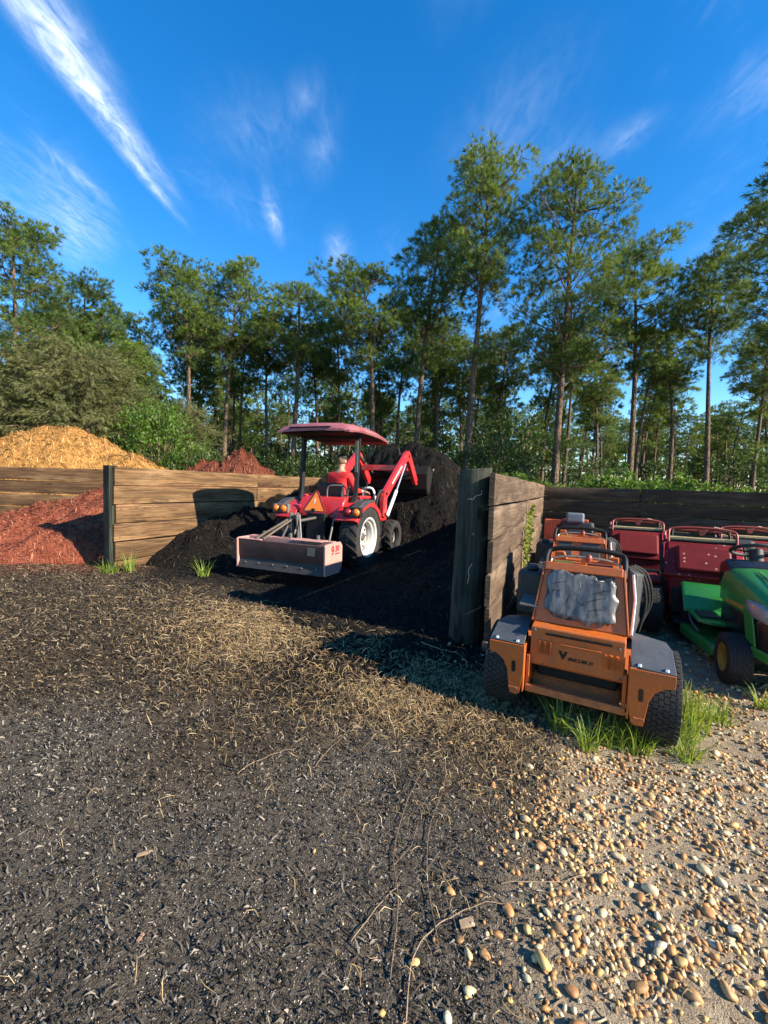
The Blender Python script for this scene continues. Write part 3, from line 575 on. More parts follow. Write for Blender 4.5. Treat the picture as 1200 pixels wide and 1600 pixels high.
def stone(x, y, r, mi, ci, rz, rx=0.0, ry=0.0):
    key = (mi, ci)
    if key not in SMESH: SMESH[key] = np_mesh('river_stone', *SM[mi], MATS['river_stone_%d' % ci], smooth=True)
    o = link('river_stone', SMESH[key], None, (x, y, float(gz(np.array([x]), np.array([y]))[0]) + r * 0.18), (rx, ry, rz)); o.scale = (r, r, r); return o
STONE_BIG = [  # x, y, radius, shape, colour, label
 (0.515, 1.175, 0.034, 0, 0, 'large yellow-tan river stone, biggest of the scattered ones near the bottom'), (0.560, 1.020, 0.037, 1, 3, 'large orange-brown upright river stone near the bottom edge'),
 (0.455, 1.330, 0.026, 2, 6, 'rust-orange flat stone above the big yellow one'), (-0.20, 1.385, 0.012, 0, 5, 'lone pale stone on the dark gravel, left of centre'),
 (-0.78, 1.46, 0.009, 1, 0, 'tiny yellow stone alone on the grey gravel at left'), (0.13, 1.17, 0.018, 2, 0, 'yellowish stone on dark litter at lower centre'),
 (0.285, 1.10, 0.024, 1, 8, 'pale buff angular stone lying on dark litter'), (0.30, 1.20, 0.022, 0, 2, 'cream stone beside a reddish one on dark litter'), (0.345, 1.195, 0.020, 2, 6, 'reddish-brown stone beside a cream one on dark litter')]
for x_, y_, r_, mi, ci, lb in STONE_BIG: tag(stone(x_, y_, r_, mi, ci, random.Random(int(x_ * 999)).uniform(0, 6)), lb, 'stone', 'river stones')
rs = random.Random(77); made = 0; placed = [(a, b_, c_) for a, b_, c_, *_ in STONE_BIG]
while made < 289:
    yv = 0.85 + (rs.random() ** 1.25) * 1.75; xv = rs.uniform(0.1, 0.98 * yv + 0.35)
    core = math.exp(-((xv - 0.86) / 0.22) ** 2 - ((yv - 1.68) / 0.32) ** 2); p = 0.85 * core + 0.42 * float(m_sand(np.array([xv]), np.array([yv]))[0]) + (0.05 if xv > edge_x(yv) - 0.25 else 0.0)
    if rs.random() > p: continue
    r = 0.0120 + 0.0170 * rs.random() ** 1.7 * (1.2 if yv < 1.6 else 1.0) + (0.006 if rs.random() < 0.05 else 0)
    if any((xv - a) ** 2 + (yv - b_) ** 2 < (0.78 * (r + c_)) ** 2 for a, b_, c_ in placed): continue
    placed.append((xv, yv, r)); made += 1
    o = stone(xv, yv, r, rs.randrange(9), rs.randrange(9), rs.uniform(0, 6.28), rs.uniform(-.35, .35), rs.uniform(-.35, .35))
    tag(o, 'smooth tan river stone lying on the sandy strip', 'stone', 'river stones on the sandy strip')

# long dry vines and sticks
plain('twig', (0.15, 0.10, 0.065), 0.85, 0, 0.3, 40); plain('pale_twig', (0.24, 0.165, 0.10), 0.8, 0, 0.25, 40); plain('bark_chip', (0.30, 0.17, 0.10), 0.85, 0, 0.3, 50)
def stick(pts, r, mat, label, branch=None, name='twig'):
    P = []
    for i, (a, b_) in enumerate(arc([(p[0], p[1], 0) for p in pts], 6) and [(q.x, q.y) for q in arc([(p[0], p[1], 0) for p in pts], 6)]):
        P.append((a, b_, float(gz(np.array([a]), np.array([b_]))[0]) + r + 0.004 + 0.006 * abs(math.sin(i * 0.9))))
    r *= 0.62; mb = MB(); mb.tube(P, [r * (1 - 0.6 * i / len(P)) for i in range(len(P))], 5)
    for br in branch or []: mb.tube([(a, b_, float(gz(np.array([a]), np.array([b_]))[0]) + r + 0.005) for a, b_ in br], [r * 0.6, r * 0.5, r * 0.3][:len(br)], 5)
    o = mb.build(name, mat, None, 60); tag(o, label, 'twig'); return o
stick([(0.10, 1.02), (0.13, 1.18), (0.22, 1.28), (0.36, 1.34), (0.50, 1.345)], 0.0042, 'pale_twig', 'long pale curved vine stem crossing from dark litter to the sand')
stick([(0.06, 1.12), (0.09, 1.35), (0.08, 1.55), (0.14, 1.78), (0.22, 1.98)], 0.0040, 'twig', 'long dark vine stem running up the dark litter at centre', [[(0.08, 1.5), (0.15, 1.58), (0.19, 1.70)]])
stick([(0.21, 1.22), (0.20, 1.45), (0.23, 1.66), (0.31, 1.86), (0.35, 2.02)], 0.0034, 'twig', 'brown twig beside the long dark vine stem, nearer the stones', [[(0.21, 1.5), (0.26, 1.56)]])
stick([(-0.06, 1.22), (0.03, 1.34), (0.10, 1.42)], 0.003, 'pale_twig', 'short pale twig slanting left of the dark vine stems')
stick([(0.46, 1.42), (0.66, 1.43), (0.82, 1.50), (0.93, 1.57)], 0.0026, 'pale_twig', 'thin pale stem arching over the pebbles')
stick([(-0.30, 2.02), (-0.22, 2.20), (-0.12, 2.36)], 0.0026, 'pale_twig', 'thin straw stem lying left of the straw patch')
stick([(-0.66, 1.93), (-0.52, 2.08), (-0.42, 2.14)], 0.0030, 'pale_twig', 'long straight pale stem on grey gravel')
stick([(0.36, 3.62), (0.50, 3.50), (0.62, 3.42), (0.70, 3.26)], 0.009, 'pale_twig', 'pale stick lying in the fence shadow near the round post')
def chip(x, y, l, w, mat, rz, label):
    mb = MB(); mb.prism([(-l / 2, -w / 2), (l * 0.35, -w * 0.55), (l / 2, w * 0.1), (l * 0.3, w / 2), (-l * 0.42, w * 0.4)], 0, 0.006, 'z')
    tag(mb.build('bark_chip', mat, None, None, 0.001, (x, y, float(gz(np.array([x]), np.array([y]))[0]) + 0.006), (0.1, 0.06, rz)), label, 'wood chip')
chip(-0.86, 1.50, 0.05, 0.014, 'pale_twig', 0.5, 'pale wood chip on grey gravel beside the tiny yellow stone')
chip(-0.70, 1.20, 0.030, 0.011, 'bark_chip', 1.4, 'reddish bark chip on the grey gravel at lower left')
chip(-0.12, 2.33, 0.045, 0.03, 'pale_twig', 0.3, 'pale wood chip in the straw below the shadow edge')
chip(0.31, 1.285, 0.055, 0.026, 'pale_twig', 0.3, 'buff rectangular wood chip beside the long vine stem')

# ================================================================== TREES AND PLANTS
leafmat('pine_needles', (0.022, 0.056, 0.018), (0.180, 0.248, 0.045), 0.32)
leafmat('cedar_sprays', (0.055, 0.070, 0.028), (0.205, 0.205, 0.080), 0.28)
leafmat('bright_leaves', (0.040, 0.085, 0.012), (0.14, 0.24, 0.035), 0.40, 0.45)
leafmat('shrub_leaves', (0.018, 0.040, 0.010), (0.068, 0.105, 0.022), 0.30, 0.45)
leafmat('grass_blades', (0.085, 0.155, 0.020), (0.30, 0.38, 0.07), 0.40, 0.5)
leafmat('creeper_leaves', (0.09, 0.13, 0.025), (0.30, 0.33, 0.08), 0.45, 0.5)
def barkmat(name, a, bcol, dark):
    m, nt, b, out = new_mat(name); v = coord(nt); n1 = nz(nt, vmap(nt, v, (7, 7, 1.6)), 1.6, 5, 0.65, 0.5); n2 = nz(nt, vmap(nt, v, (1, 1, 0.3)), 2.0, 3)
    vo = nt.nodes.new('ShaderNodeTexVoronoi'); vo.feature = 'DISTANCE_TO_EDGE'; vo.inputs['Scale'].default_value = 1.0; nt.links.new(vmap(nt, v, (11, 11, 4)), vo.inputs['Vector'])
    c = mixc(nt, mapr(nt, n1, 0.3, 0.7), a, bcol); c = mixc(nt, mapr(nt, vo.outputs['Distance'], 0.0, 0.10, 0.8, 0), c, dark); c = mixc(nt, mth(nt, 'MULTIPLY', mapr(nt, n2, 0.4, 0.7), 0.5), c, dark)
    nt.links.new(c, b.inputs['Base Color']); b.inputs['Roughness'].default_value = 0.95; b.inputs['Specular IOR Level'].default_value = 0.15
    bump(nt, b, mth(nt, 'ADD', n1, mapr(nt, vo.outputs['Distance'], 0, 0.2)), 0.8, 0.04)
barkmat('pine_bark', (0.125, 0.082, 0.056), (0.235, 0.165, 0.115), (0.045, 0.032, 0.025))

def tubes_np(paths, n=6):
    V = []; F = []; o = 0
    for P, rad in paths:
        P = np.asarray(P, float); m = len(P); T = np.gradient(P, axis=0); T /= np.linalg.norm(T, axis=1)[:, None] + 1e-9
        ref = np.array([1.0, 0.13, 0.07]) if abs(T[0][2]) > 0.7 else np.array([0, 0, 1.0])
        U = ref - T * (T @ ref)[:, None]; U /= np.linalg.norm(U, axis=1)[:, None]; Wv = np.cross(T, U); g = np.arange(n) * 2 * math.pi / n
        V.append((P[:, None] + (U[:, None] * np.cos(g)[None, :, None] + Wv[:, None] * np.sin(g)[None, :, None]) * np.asarray(rad)[:, None, None]).reshape(-1, 3))
        i = np.arange(m - 1)[:, None] * n; k = np.arange(n)[None]; q = (k + 1) % n
        F.append((np.stack([i + k, i + q, i + n + q, i + n + k], -1) + o).reshape(-1, 4)); o += m * n
    return np.concatenate(V), np.concatenate(F)
def needles(P, D, n_per, ln, wd, r, spread=0.9, shade=None, up=0.25):
    """bunches of needles: P positions, D twig directions"""
    n = len(P); A = r.normal(0, 1, (n, n_per, 3)); A /= np.linalg.norm(A, axis=2)[..., None]
    d = D[:, None] * (0.75 + 0.5 * r.uniform(0, 1, (n, n_per, 1))) + A * spread + np.array([0, 0, up]); d /= np.linalg.norm(d, axis=2)[..., None]
    sd = np.cross(d, A); sd /= np.linalg.norm(sd, axis=2)[..., None] + 1e-9; l = ln * r.uniform(0.7, 1.15, (n, n_per, 1))
    b = P[:, None] + d * l * 0.05; w = wd * 0.5
    tip = b + d * l; tip[..., 2] -= 0.10 * l[..., 0]
    mid = b + d * l * 0.45
    V = np.stack([b, mid - sd * w, tip, mid + sd * w], 2).reshape(-1, 3); F = np.arange(n * n_per * 4).reshape(-1, 4)
    sh = shade if shade is not None else r.uniform(0, 1, n); C = np.clip(np.repeat(sh, n_per) * 0.8 + r.uniform(0, 0.2, n * n_per), 0, 1); return V, F, np.repeat(C, 4)
def pine(seed, H, cb, Rc, ncl, dens=1.0, sway=0.25, low=3, n_per=14, flat=0.62, lean=0.0, nl=0.28, nw=0.021, cs=1.0):
    """trunk mesh and crown mesh of a tall southern pine: foliage clouds carried by ascending limbs"""
    r = np.random.default_rng(seed); z = np.linspace(-0.4, H * 0.97, 14); t = np.clip(z / H, 0, 1)
    ph = r.uniform(0, 6.28, 4); tx = sway * (np.sin(t * 3.1 + ph[0]) - math.sin(ph[0])) * t + lean * t; ty = sway * (np.sin(t * 2.6 + ph[1]) - math.sin(ph[1])) * t
    r0 = 0.0100 * H + 0.03; rad = r0 * (1 - 0.80 * t ** 1.1); rad[0] *= 1.25; rad[-1] = 0.03
    trunk = [(np.stack([tx, ty, z], 1), rad)]; limbs = []; TP = []; TD = []; TS = []; az = r.uniform(0, 6.28)
    for i in range(ncl + low):
        stray = i >= ncl; q = (i + 0.5) / ncl * 1.02 - 0.02 if not stray else r.uniform(-0.55, -0.05); az += 2.4 + r.uniform(-0.45, 0.45)
        env = Rc * math.sqrt(max(0.04, 1 - ((max(q, 0) - 0.50) / 0.56) ** 2)) * (1 + 0.22 * math.sin(2 * az + ph[2]) + 0.12 * math.sin(3 * az + ph[3])); rd = env * math.sqrt(r.uniform(0.16, 1.0)) * (0.75 if stray else 1)
        if q > 0.93: rd *= 0.5
        zc = (cb + (1 - cb) * q) * H; cr = Rc * r.uniform(0.26, 0.40) * cs * (0.75 if stray else 1.0); c = np.array([np.interp(zc, z, tx) + math.cos(az) * rd, np.interp(zc, z, ty) + math.sin(az) * rd, min(zc, H - cr * 0.4)])
        el = r.uniform(0.25, 0.85); zb = max(c[2] - rd * math.tan(el) - 0.3 * cr, cb * H * 0.80 if not stray else c[2] - 0.5); b0 = np.array([np.interp(zb, z, tx), np.interp(zb, z, ty), zb]); s = np.linspace(0, 1, 6)[:, None]; side = r.normal(0, 0.12 * rd + 0.03, 3)
        P = b0 + (c - b0) * s + np.array([math.cos(az), math.sin(az), -0.8]) * (0.16 * rd) * np.sin(math.pi * s) + side * np.sin(math.pi * s); br = (0.014 + 0.016 * rd) * (1 - 0.72 * s[:, 0]); limbs.append((P, br)); cshade = r.uniform(0.15, 0.75); tl = r.normal(0, 0.25, 2)
        for k in range(6):
            d = r.normal(0, 1, 3); d[2] = abs(d[2]) * 0.6; d /= np.linalg.norm(d); e = c + d * np.array([cr, cr, cr * flat]) * 0.85; p0 = P[3 + k % 3]; limbs.append((np.array([p0, (p0 + e) / 2 + np.array([0, 0, -0.05]), e]), np.array([0.016, 0.011, 0.005])))
        nt_ = int(46 * dens * (cr / 0.85) ** 2) + 6
        d = r.normal(0, 1, (nt_, 3)); d[:, 2] = np.where(d[:, 2] < 0, d[:, 2] * 0.35, d[:, 2]); d /= np.linalg.norm(d, axis=1)[:, None]; rr = r.uniform(0.45, 1.08, (nt_, 1)); pp = c + d * rr * np.array([cr, cr, cr * flat]); pp[:, 2] += (pp[:, 0] - c[0]) * tl[0] + (pp[:, 1] - c[1]) * tl[1]
        TP.append(pp); dd = d * 0.9 + np.array([0, 0, 0.45]) + r.normal(0, 0.25, (nt_, 3)); TD.append(dd / np.linalg.norm(dd, axis=1)[:, None]); TS.append(np.clip(cshade + r.uniform(-.25, .25, nt_), 0, 1))
    V, F = tubes_np(trunk, 10); Vl, Fl = tubes_np(limbs, 5); me_t = np_mesh('trunk', np.concatenate([V, Vl]), np.concatenate([F, Fl + len(V)]), MATS['pine_bark'], smooth=True)
    Vn, Fn, C = needles(np.concatenate(TP), np.concatenate(TD), n_per, nl, nw, r, 0.85, np.concatenate(TS), 0.2); me_c = np_mesh('crown', Vn, Fn, MATS['pine_needles'], C)
    return me_t, me_c, H + 0.45
def put_tree(meshes, x, y, H, label, group, rz=0.0, wide=1.0, name='pine_tree', cat='tree', z=0.0):
    mt, mc, H0 = meshes; root = empty(name, (x, y, z), rz); tag(root, label, cat, group); k = H / H0; root.scale = (k * wide, k * wide, k)
    link('trunk', mt, root); link('crown', mc, root); return root
PV = [pine(101, 17.5, 0.65, 2.2, 34, 1.5, 0.30, 3, 17, 0.60, cs=1.15), pine(102, 16.5, 0.45, 2.45, 46, 1.4, 0.25, 3, 17, 0.60, cs=1.08), pine(103, 13.5, 0.66, 2.1, 28, 1.6, 0.3, 2, 17, 0.6, cs=1.15),
      pine(104, 14.0, 0.66, 1.85, 25, 1.6, 0.4, 3, 17, 0.6, cs=1.2), pine(105, 13.0, 0.71, 2.1, 22, 1.7, 0.5, 2, 17, 0.55, cs=1.2), pine(106, 12.5, 0.22, 2.6, 56, 1.3, 0.2, 0, 17, 0.6, cs=1.1)]
PF = [pine(111 + i, 13.0, (0.60, 0.68, 0.58, 0.72, 0.64)[i], (1.7, 1.45, 1.8, 1.5, 1.35)[i], (17, 14, 18, 13, 14)[i], 0.9, 0.5, 2, 12, nl=0.36, nw=0.042, cs=1.15) for i in range(5)]
def at_px(px, D): return (px - 600) / 660.0 * D                       # bearing to metres at a distance
HERO = [ # x, distance, height, variant, turn, width, label
 (3.97, 21.0, 17.1, 0, 0.4, 1.0, 'tallest pine with rounded crown and bare pale trunk, right of the tractor roof'),
 (8.0, 20.0, 16.1, 1, 2.0, 1.0, 'broad many-branched pine with thick trunk behind the vine hedge'),
 (12.66, 22.0, 14.4, 2, 4.0, 1.05, 'rounded pine with dark trunk, right of the broad branching pine'),
 (15.16, 20.0, 13.2, 4, 1.0, 0.85, 'slim leaning pine near the right edge with flat-topped crown'),
 (1.68, 24.0, 15.7, 3, 5.0, 1.05, 'dark pine just left of the tallest pine'),
 (-0.79, 22.0, 12.4, 4, 3.3, 1.10, 'umbrella-shaped pine with spreading limbs above the tractor roof'),
 (-5.27, 24.0, 13.0, 3, 0.9, 1.15, 'pine with layered crown above the left end of the tractor roof'),
 (-9.14, 24.0, 13.6, 2, 2.6, 0.95, 'straight pine above the dark red-brown mulch heap'),
 (-10.84, 23.0, 12.6, 4, 4.4, 1.0, 'pine with bare lower trunk above the bright green bush'),
 (-14.53, 20.0, 10.6, 4, 5.6, 0.9, 'short-crowned pine rising behind the feathery cedar at left'),
 (-14.82, 17.0, 11.6, 5, 1.2, 0.95, 'massive full-crowned pine at the left edge'),
 (13.7, 14.0, 13.9, 1, 3.6, 1.3, 'near pine whose branches reach in from the right edge'),
 (14.45, 29.0, 11.6, 2, 5.2, 0.95, 'thinner pine between the broad pine and the rounded one'),
 (5.34, 30.0, 12.3, 3, 1.9, 1.0, 'shorter pine in the gap under the tallest pine'),
 (20.1, 30.0, 13.2, 4, 2.3, 1.05, 'pine between the rounded pine and the slim leaning one'),
 (0.84, 31.0, 14.0, 4, 0.2, 0.95, 'pine half hidden behind the umbrella-shaped one'),
 (-4.83, 30.0, 12.7, 4, 2.9, 0.9, 'slender pine between the layered and the umbrella-shaped crowns'),
 (-9.96, 29.0, 11.3, 3, 4.9, 0.85, 'thin dark pine left of the layered crown'),
 (-15.57, 26.0, 11.2, 2, 0.7, 1.05, 'pine whose crown shows over the feathery cedar'),
 (23.37, 27.0, 12.4, 2, 3.0, 1.0, 'pine by the right edge behind the slim leaning one'),
 (-7.3, 26.5, 12.0, 4, 1.4, 1.0, 'pine filling the gap between the straight and the layered one'),
 (-3.0, 27.0, 12.2, 2, 4.6, 0.9, 'dark rounded pine right of the layered crown, above the roof'),
 (3.4, 27.5, 12.4, 4, 0.9, 0.95, 'mid-height pine left of the tallest trunk'),
 (7.2, 28.5, 12.2, 2, 2.1, 0.95, 'mid-height pine between the tallest and the broad pine'),
 (-12.6, 27.0, 12.0, 3, 5.1, 1.0, 'pine standing left of the bare-trunked one'),
 (10.9, 26.0, 12.0, 4, 3.7, 0.95, 'mid-height pine right of the broad pine trunk'),
 (-18.5, 24.0, 10.2, 3, 3.9, 1.1, 'dense pine between the massive left pine and the short-crowned one'),
 (-12.2, 20.5, 8.0, 5, 2.2, 0.95, 'low bushy pine behind the cedar, branched almost to the ground'),
]
for x_, D, H, vi, rz, wd, lb in HERO: put_tree(PV[vi], x_, D, H, lb, 'tall pines near the bins', rz, wd)
def zone(x, D, what, group):
    q = x / D; w = ('at the far left above the tan heap', 'above the red-brown heap and left fence', 'right behind the tractor roof', 'just above the black mulch and round post', 'over the left half of the dark wall', 'over the right half of the dark wall')[sum(q > k for k in (-0.52, -0.24, 0.0, 0.27, 0.62))]
    return what + ' ' + w, group + ' ' + w
rt = random.Random(9); taken = [(h[0], h[1]) for h in HERO]; nfar = 0
while nfar < 280:
    D = 27 + 52 * rt.random() ** 1.0; x = rt.uniform(-1.25, 1.25) * D
    if any((x - a) ** 2 + (D - b_) ** 2 < 3.4 for a, b_ in taken): continue
    taken.append((x, D)); nfar += 1
    put_tree(PF[rt.randrange(5)], x, D, rt.uniform(9.2, 13.2) * (1.0 if D < 50 else 1.05), *zone(x, D, 'slender pine in the far wood', 'pines of the wood'), rt.uniform(0, 6.28), rt.uniform(0.9, 1.2))

# the far edge of the wood, one mass of trunks and crowns
r = np.random.default_rng(900); paths = []; P = []; D_ = []; S = []
for i in range(340):
    D = r.uniform(58, 125); x = r.uniform(-1.25, 1.25) * D; H = r.uniform(8.5, 13.5); paths.append((np.array([[x, D, -0.5], [x + r.normal(0, .2), D, H * 0.5], [x + r.normal(0, .3), D, H * 0.95]]), np.array([0.17, 0.12, 0.04])))
    for k in range(9):
        q = r.uniform(0.42, 1.0); rc = 2.0 * math.sqrt(max(0.1, 1 - ((q - 0.72) / 0.36) ** 2)); c = np.array([x + r.normal(0, rc * 0.55), D + r.normal(0, rc * 0.55), q * H]); n_ = 11; d = r.normal(0, 1, (n_, 3)); d[:, 2] = np.abs(d[:, 2]) * 0.7; P.append(c + d * np.array([0.5, 0.5, 0.3])); D_.append(d / np.linalg.norm(d, axis=1)[:, None]); S.append(np.full(n_, r.uniform(0.1, 0.8)))
    if i % 2: 
        n_ = 26; c = np.array([x, D - 2, 0]); d = r.normal(0, 1, (n_, 3)); d[:, 2] = np.abs(d[:, 2]); P.append(c + d * np.array([2.4, 1.2, 1.3])); D_.append(d / np.linalg.norm(d, axis=1)[:, None]); S.append(np.full(n_, r.uniform(0, 0.4)))
fw = empty('far_wood', (0, 0, 0)); tag(fw, 'distant pine wood closing the view behind the trunks', 'wood', kind='stuff')
V, F = tubes_np(paths, 5); tag(link('trunks', np_mesh('trunks', V, F, MATS['pine_bark'], smooth=True), fw), kind='stuff'); V, F, C = needles(np.concatenate(P), np.concatenate(D_), 4, 0.9, 0.22, r, 0.8, np.concatenate(S)); tag(link('crowns', np_mesh('crowns', V, F, MATS['pine_needles'], C), fw), kind='stuff')
def leaves(P, D, ln, wd, r, shade, cup=0.15):
    """single pointed leaves"""
    n = len(P); D = D / (np.linalg.norm(D, axis=1)[:, None] + 1e-9); A = r.normal(0, 1, (n, 3)); S = np.cross(D, A); S /= np.linalg.norm(S, axis=1)[:, None] + 1e-9; Nn = np.cross(D, S)
    l = (ln * r.uniform(0.7, 1.25, n))[:, None]; w = (wd * r.uniform(0.7, 1.2, n))[:, None]
    a = P; b = P + D * l * 0.4 + S * w * 0.5 + Nn * l * cup * 0.5; c = P + D * l - np.array([0, 0, 0.15]) * l; d = P + D * l * 0.4 - S * w * 0.5 + Nn * l * cup * 0.5
    V = np.stack([a, b, c, d], 1).reshape(-1, 3); return V, np.arange(n * 4).reshape(-1, 4), np.repeat(np.clip(shade + r.uniform(-.15, .15, n), 0, 1), 4)
def bush(seed, rx, ry, H, nclump, per, ln, wd, mat, fill=0.55, spiky=0.3, base=0.1):
    r = np.random.default_rng(seed); P = []; D = []; S = []; limbs = []
    for i in range(nclump):
        a = r.uniform(0, 6.28); q = r.uniform(0, 1); rr = (1 - fill) + fill * r.uniform(0, 1) ** 0.5; lob = 1 + 0.28 * math.sin(3 * a + seed) + 0.15 * math.sin(5 * a + seed * 2)
        zz = base + (1 - base) * q; prof = math.sqrt(max(0.03, 1 - ((zz - 0.35) / 0.68) ** 2)); c = np.array([math.cos(a) * rx * prof * rr * lob, math.sin(a) * ry * prof * rr * lob, zz * H * (0.86 + 0.14 * lob * r.uniform(0.7, 1.2))])
        o = c - np.array([0, 0, H * 0.3]); o = o / (np.linalg.norm(o) + 1e-6); m_ = per; pp = c + r.normal(0, 1, (m_, 3)) * np.array([rx, ry, H * 0.5]) * 0.10; dd = o + r.normal(0, 0.6, (m_, 3)) + np.array([0, 0, spiky])
        P.append(pp); D.append(dd); S.append(np.full(m_, np.clip(r.uniform(0.1, 0.95), 0, 1)))
        if i % 6 == 0: limbs.append((np.array([[0, 0, 0], c * 0.5 + np.array([0, 0, -0.05]), c]), np.array([0.03, 0.018, 0.006]) * (H / 2)))
    V, F, C = leaves(np.concatenate(P), np.concatenate(D), ln, wd, r, np.concatenate(S)); Vt, Ft = tubes_np(limbs, 5)
    return np_mesh('stems', Vt, Ft, MATS['pine_bark'], smooth=True), np_mesh('foliage', V, F, MATS[mat], C)
def put_bush(ms, x, y, label, group=None, sc=(1, 1, 1), rz=0, name='shrub', cat='shrub', z=0.0):
    root = empty(name, (x, y, z), rz); root.scale = sc; tag(root, label, cat, group); link('stems', ms[0], root); link('foliage', ms[1], root); return root
# feathery cedar: drooping sprays
def cedar(seed, H, Rc, nb):
    r = np.random.default_rng(seed); limbs = [(np.array([[0, 0, -0.3], [0.1, 0, H * 0.4], [0.05, 0.1, H * 0.75], [0, 0, H * 0.97]]), np.array([0.22, 0.16, 0.08, 0.02]))]; P = []; D = []; S = []
    for i in range(nb):
        f = 0.06 + 0.92 * (i / nb) ** 0.95; a = i * 2.4 + r.uniform(-.4, .4); prof = math.sqrt(max(0.02, 1 - ((f - 0.30) / 0.74) ** 2)); Lb = Rc * prof * r.uniform(0.55, 1.18); s = np.linspace(0, 1, 6); el = 0.25 + 0.75 * f + r.uniform(-.2, .2)
        Pb = np.stack([np.cos(a + 0.3 * s) * Lb * s, np.sin(a + 0.3 * s) * Lb * s, f * H + math.sin(el) * Lb * s * 0.55 - 0.22 * Lb * s ** 3], 1); limbs.append((Pb, 0.03 * (1 - 0.8 * s) * (0.4 + Lb / Rc))); sh = r.uniform(0.05, 0.85)
        for k in range(int(25 * Lb / Rc) + 4):
            u = 1 - 0.75 * r.uniform(0, 1) ** 1.3; j = min(4, int(u * 5)); p = Pb[j] + (Pb[j + 1] - Pb[j]) * (u * 5 - j); td = Pb[j + 1] - Pb[j]; td /= np.linalg.norm(td); c0 = p + r.normal(0, 0.16, 3); d = td * 0.9 + r.normal(0, 0.45, 3) + np.array([0, 0, 0.05])
            for w in range(5): P.append(c0 + d * 0.13 * w); D.append(d / np.linalg.norm(d) + np.array([0, 0, -0.05 * w + r.uniform(-.1, .1)])); S.append(np.clip(sh + r.uniform(-.15, .25), 0, 1))
    V, F = tubes_np(limbs, 6); Vn, Fn, C = needles(np.array(P), np.array(D), 8, 0.22, 0.020, r, 0.65, np.array(S), -0.05)
    return np_mesh('trunk', V, F, MATS['pine_bark'], smooth=True), np_mesh('crown', Vn, Fn, MATS['cedar_sprays'], C), H
CD = [cedar(301, 7.0, 2.9, 120), cedar(302, 6.4, 3.1, 110)]
put_tree(CD[0], -11.6, 16.4, 6.1, 'broad grey-green feathery cedar behind the tan heap', 'cedars', 0.3, 0.95, 'cedar_tree')
put_tree(CD[1], -15.2, 16.9, 6.0, 'feathery cedar at the left edge beside the broad one', 'cedars', 1.7, 1.1, 'cedar_tree')
put_tree(CD[1], -9.6, 19.5, 4.6, 'smaller cedar half hidden behind the broad one', 'cedars', 4.1, 0.8, 'cedar_tree')
put_tree(CD[0], 9.35, 7.0, 3.9, 'unseen cedar added to shade the right end of the dark plank wall', 'cedars', 2.2, 0.95, 'cedar_tree')  # out-of-view cedar, added to cast shade on the back wall
B1 = bush(401, 1.5, 1.5, 4.2, 190, 26, 0.17, 0.07, 'bright_leaves', 0.5, 0.4); B2 = bush(402, 1.5, 1.4, 2.6, 170, 26, 0.15, 0.07, 'shrub_leaves', 0.5, 0.3); B3 = bush(403, 1.7, 1.5, 2.0, 150, 24, 0.20, 0.05, 'shrub_leaves', 0.5, 0.6)
B4 = bush(404, 1.6, 1.6, 3.4, 190, 26, 0.16, 0.075, 'shrub_leaves', 0.5, 0.2)
put_bush(B1, -8.6, 16.0, 'bright yellow-green bush behind the end of the tan heap', None, (1.0, 1.0, 0.95)); put_bush(B3, -7.0, 15.4, 'low green shrub between the bright bush and the red-brown heap', None, (1.1, 1, 1.1))
put_bush(B2, -2.9, 15.2, 'leafy shrub seen under the tractor roof', None, (1.0, 1, 0.85)); put_bush(B4, 1.15, 16.0, 'rounded bush right of the tractor roof behind black mulch', None, (0.8, 0.8, 0.80))
put_bush(B2, 4.6, 18.0, 'dark bush at the foot of the tallest pine', None, (1.3, 1, 1.25)); put_bush(B4, 6.1, 22.0, 'tall dark bush behind the vine hedge, left of the broad pine', None, (1.5, 1.2, 1.5))
nb_ = 0
while nb_ < 78:
    D = rt.uniform(24, 62); x = rt.uniform(-1.2, 1.1) * D
    if x > 0.22 * D and rt.random() < 0.65: continue
    k = rt.uniform(0.8, 1.5); nb_ += 1; put_bush((B2, B3, B4)[rt.randrange(3)], x, D, *zone(x, D, 'undergrowth shrub between the far trunks', 'undergrowth of the wood'), (k * 1.3, k, k * rt.uniform(0.8, 1.35)), rt.uniform(0, 6.28))
# vine hedge behind the dark wall: arching sprays of long leaves
def vines(seed, w, d, H, n):
    r = np.random.default_rng(seed); P = []; D = []; S = []; limbs = []
    for i in range(n):
        x = r.uniform(-w, w); y = r.uniform(-d, d); top = H * (0.62 + 0.38 * fbm(np.array([x + seed]), np.array([y]), 1.4, 3, seed)[0] * 1.3) * math.sqrt(max(0.05, 1 - (x / w) ** 4)); a = r.uniform(0, 6.28); l = r.uniform(0.3, 0.7); s = np.linspace(0, 1, 5)
        z0 = top * r.uniform(0.35, 0.95); Q = np.stack([x + np.cos(a) * l * s, y + np.sin(a) * l * s, z0 + 0.75 * l * s - 1.0 * l * s * s], 1); limbs.append((Q, 0.006 * (1 - 0.6 * s))); sh = r.uniform(0, 1)
        for k in range(26):
            u = r.uniform(0.05, 1); j = min(3, int(u * 4)); P.append(Q[j] + (Q[j + 1] - Q[j]) * (u * 4 - j) + r.normal(0, .02, 3)); t = Q[j + 1] - Q[j]; t /= np.linalg.norm(t); D.append(t * 0.6 + r.normal(0, 0.75, 3) + np.array([0, 0, 0.1])); S.append(np.clip(sh + r.uniform(-.2, .2), 0, 1))
    V, F, C = leaves(np.array(P), np.array(D), 0.115, 0.05, r, np.array(S)); Vt, Ft = tubes_np(limbs, 4); return np_mesh('stems', Vt, Ft, MATS['pine_bark']), np_mesh('foliage', V, F, MATS['bright_leaves'], C)
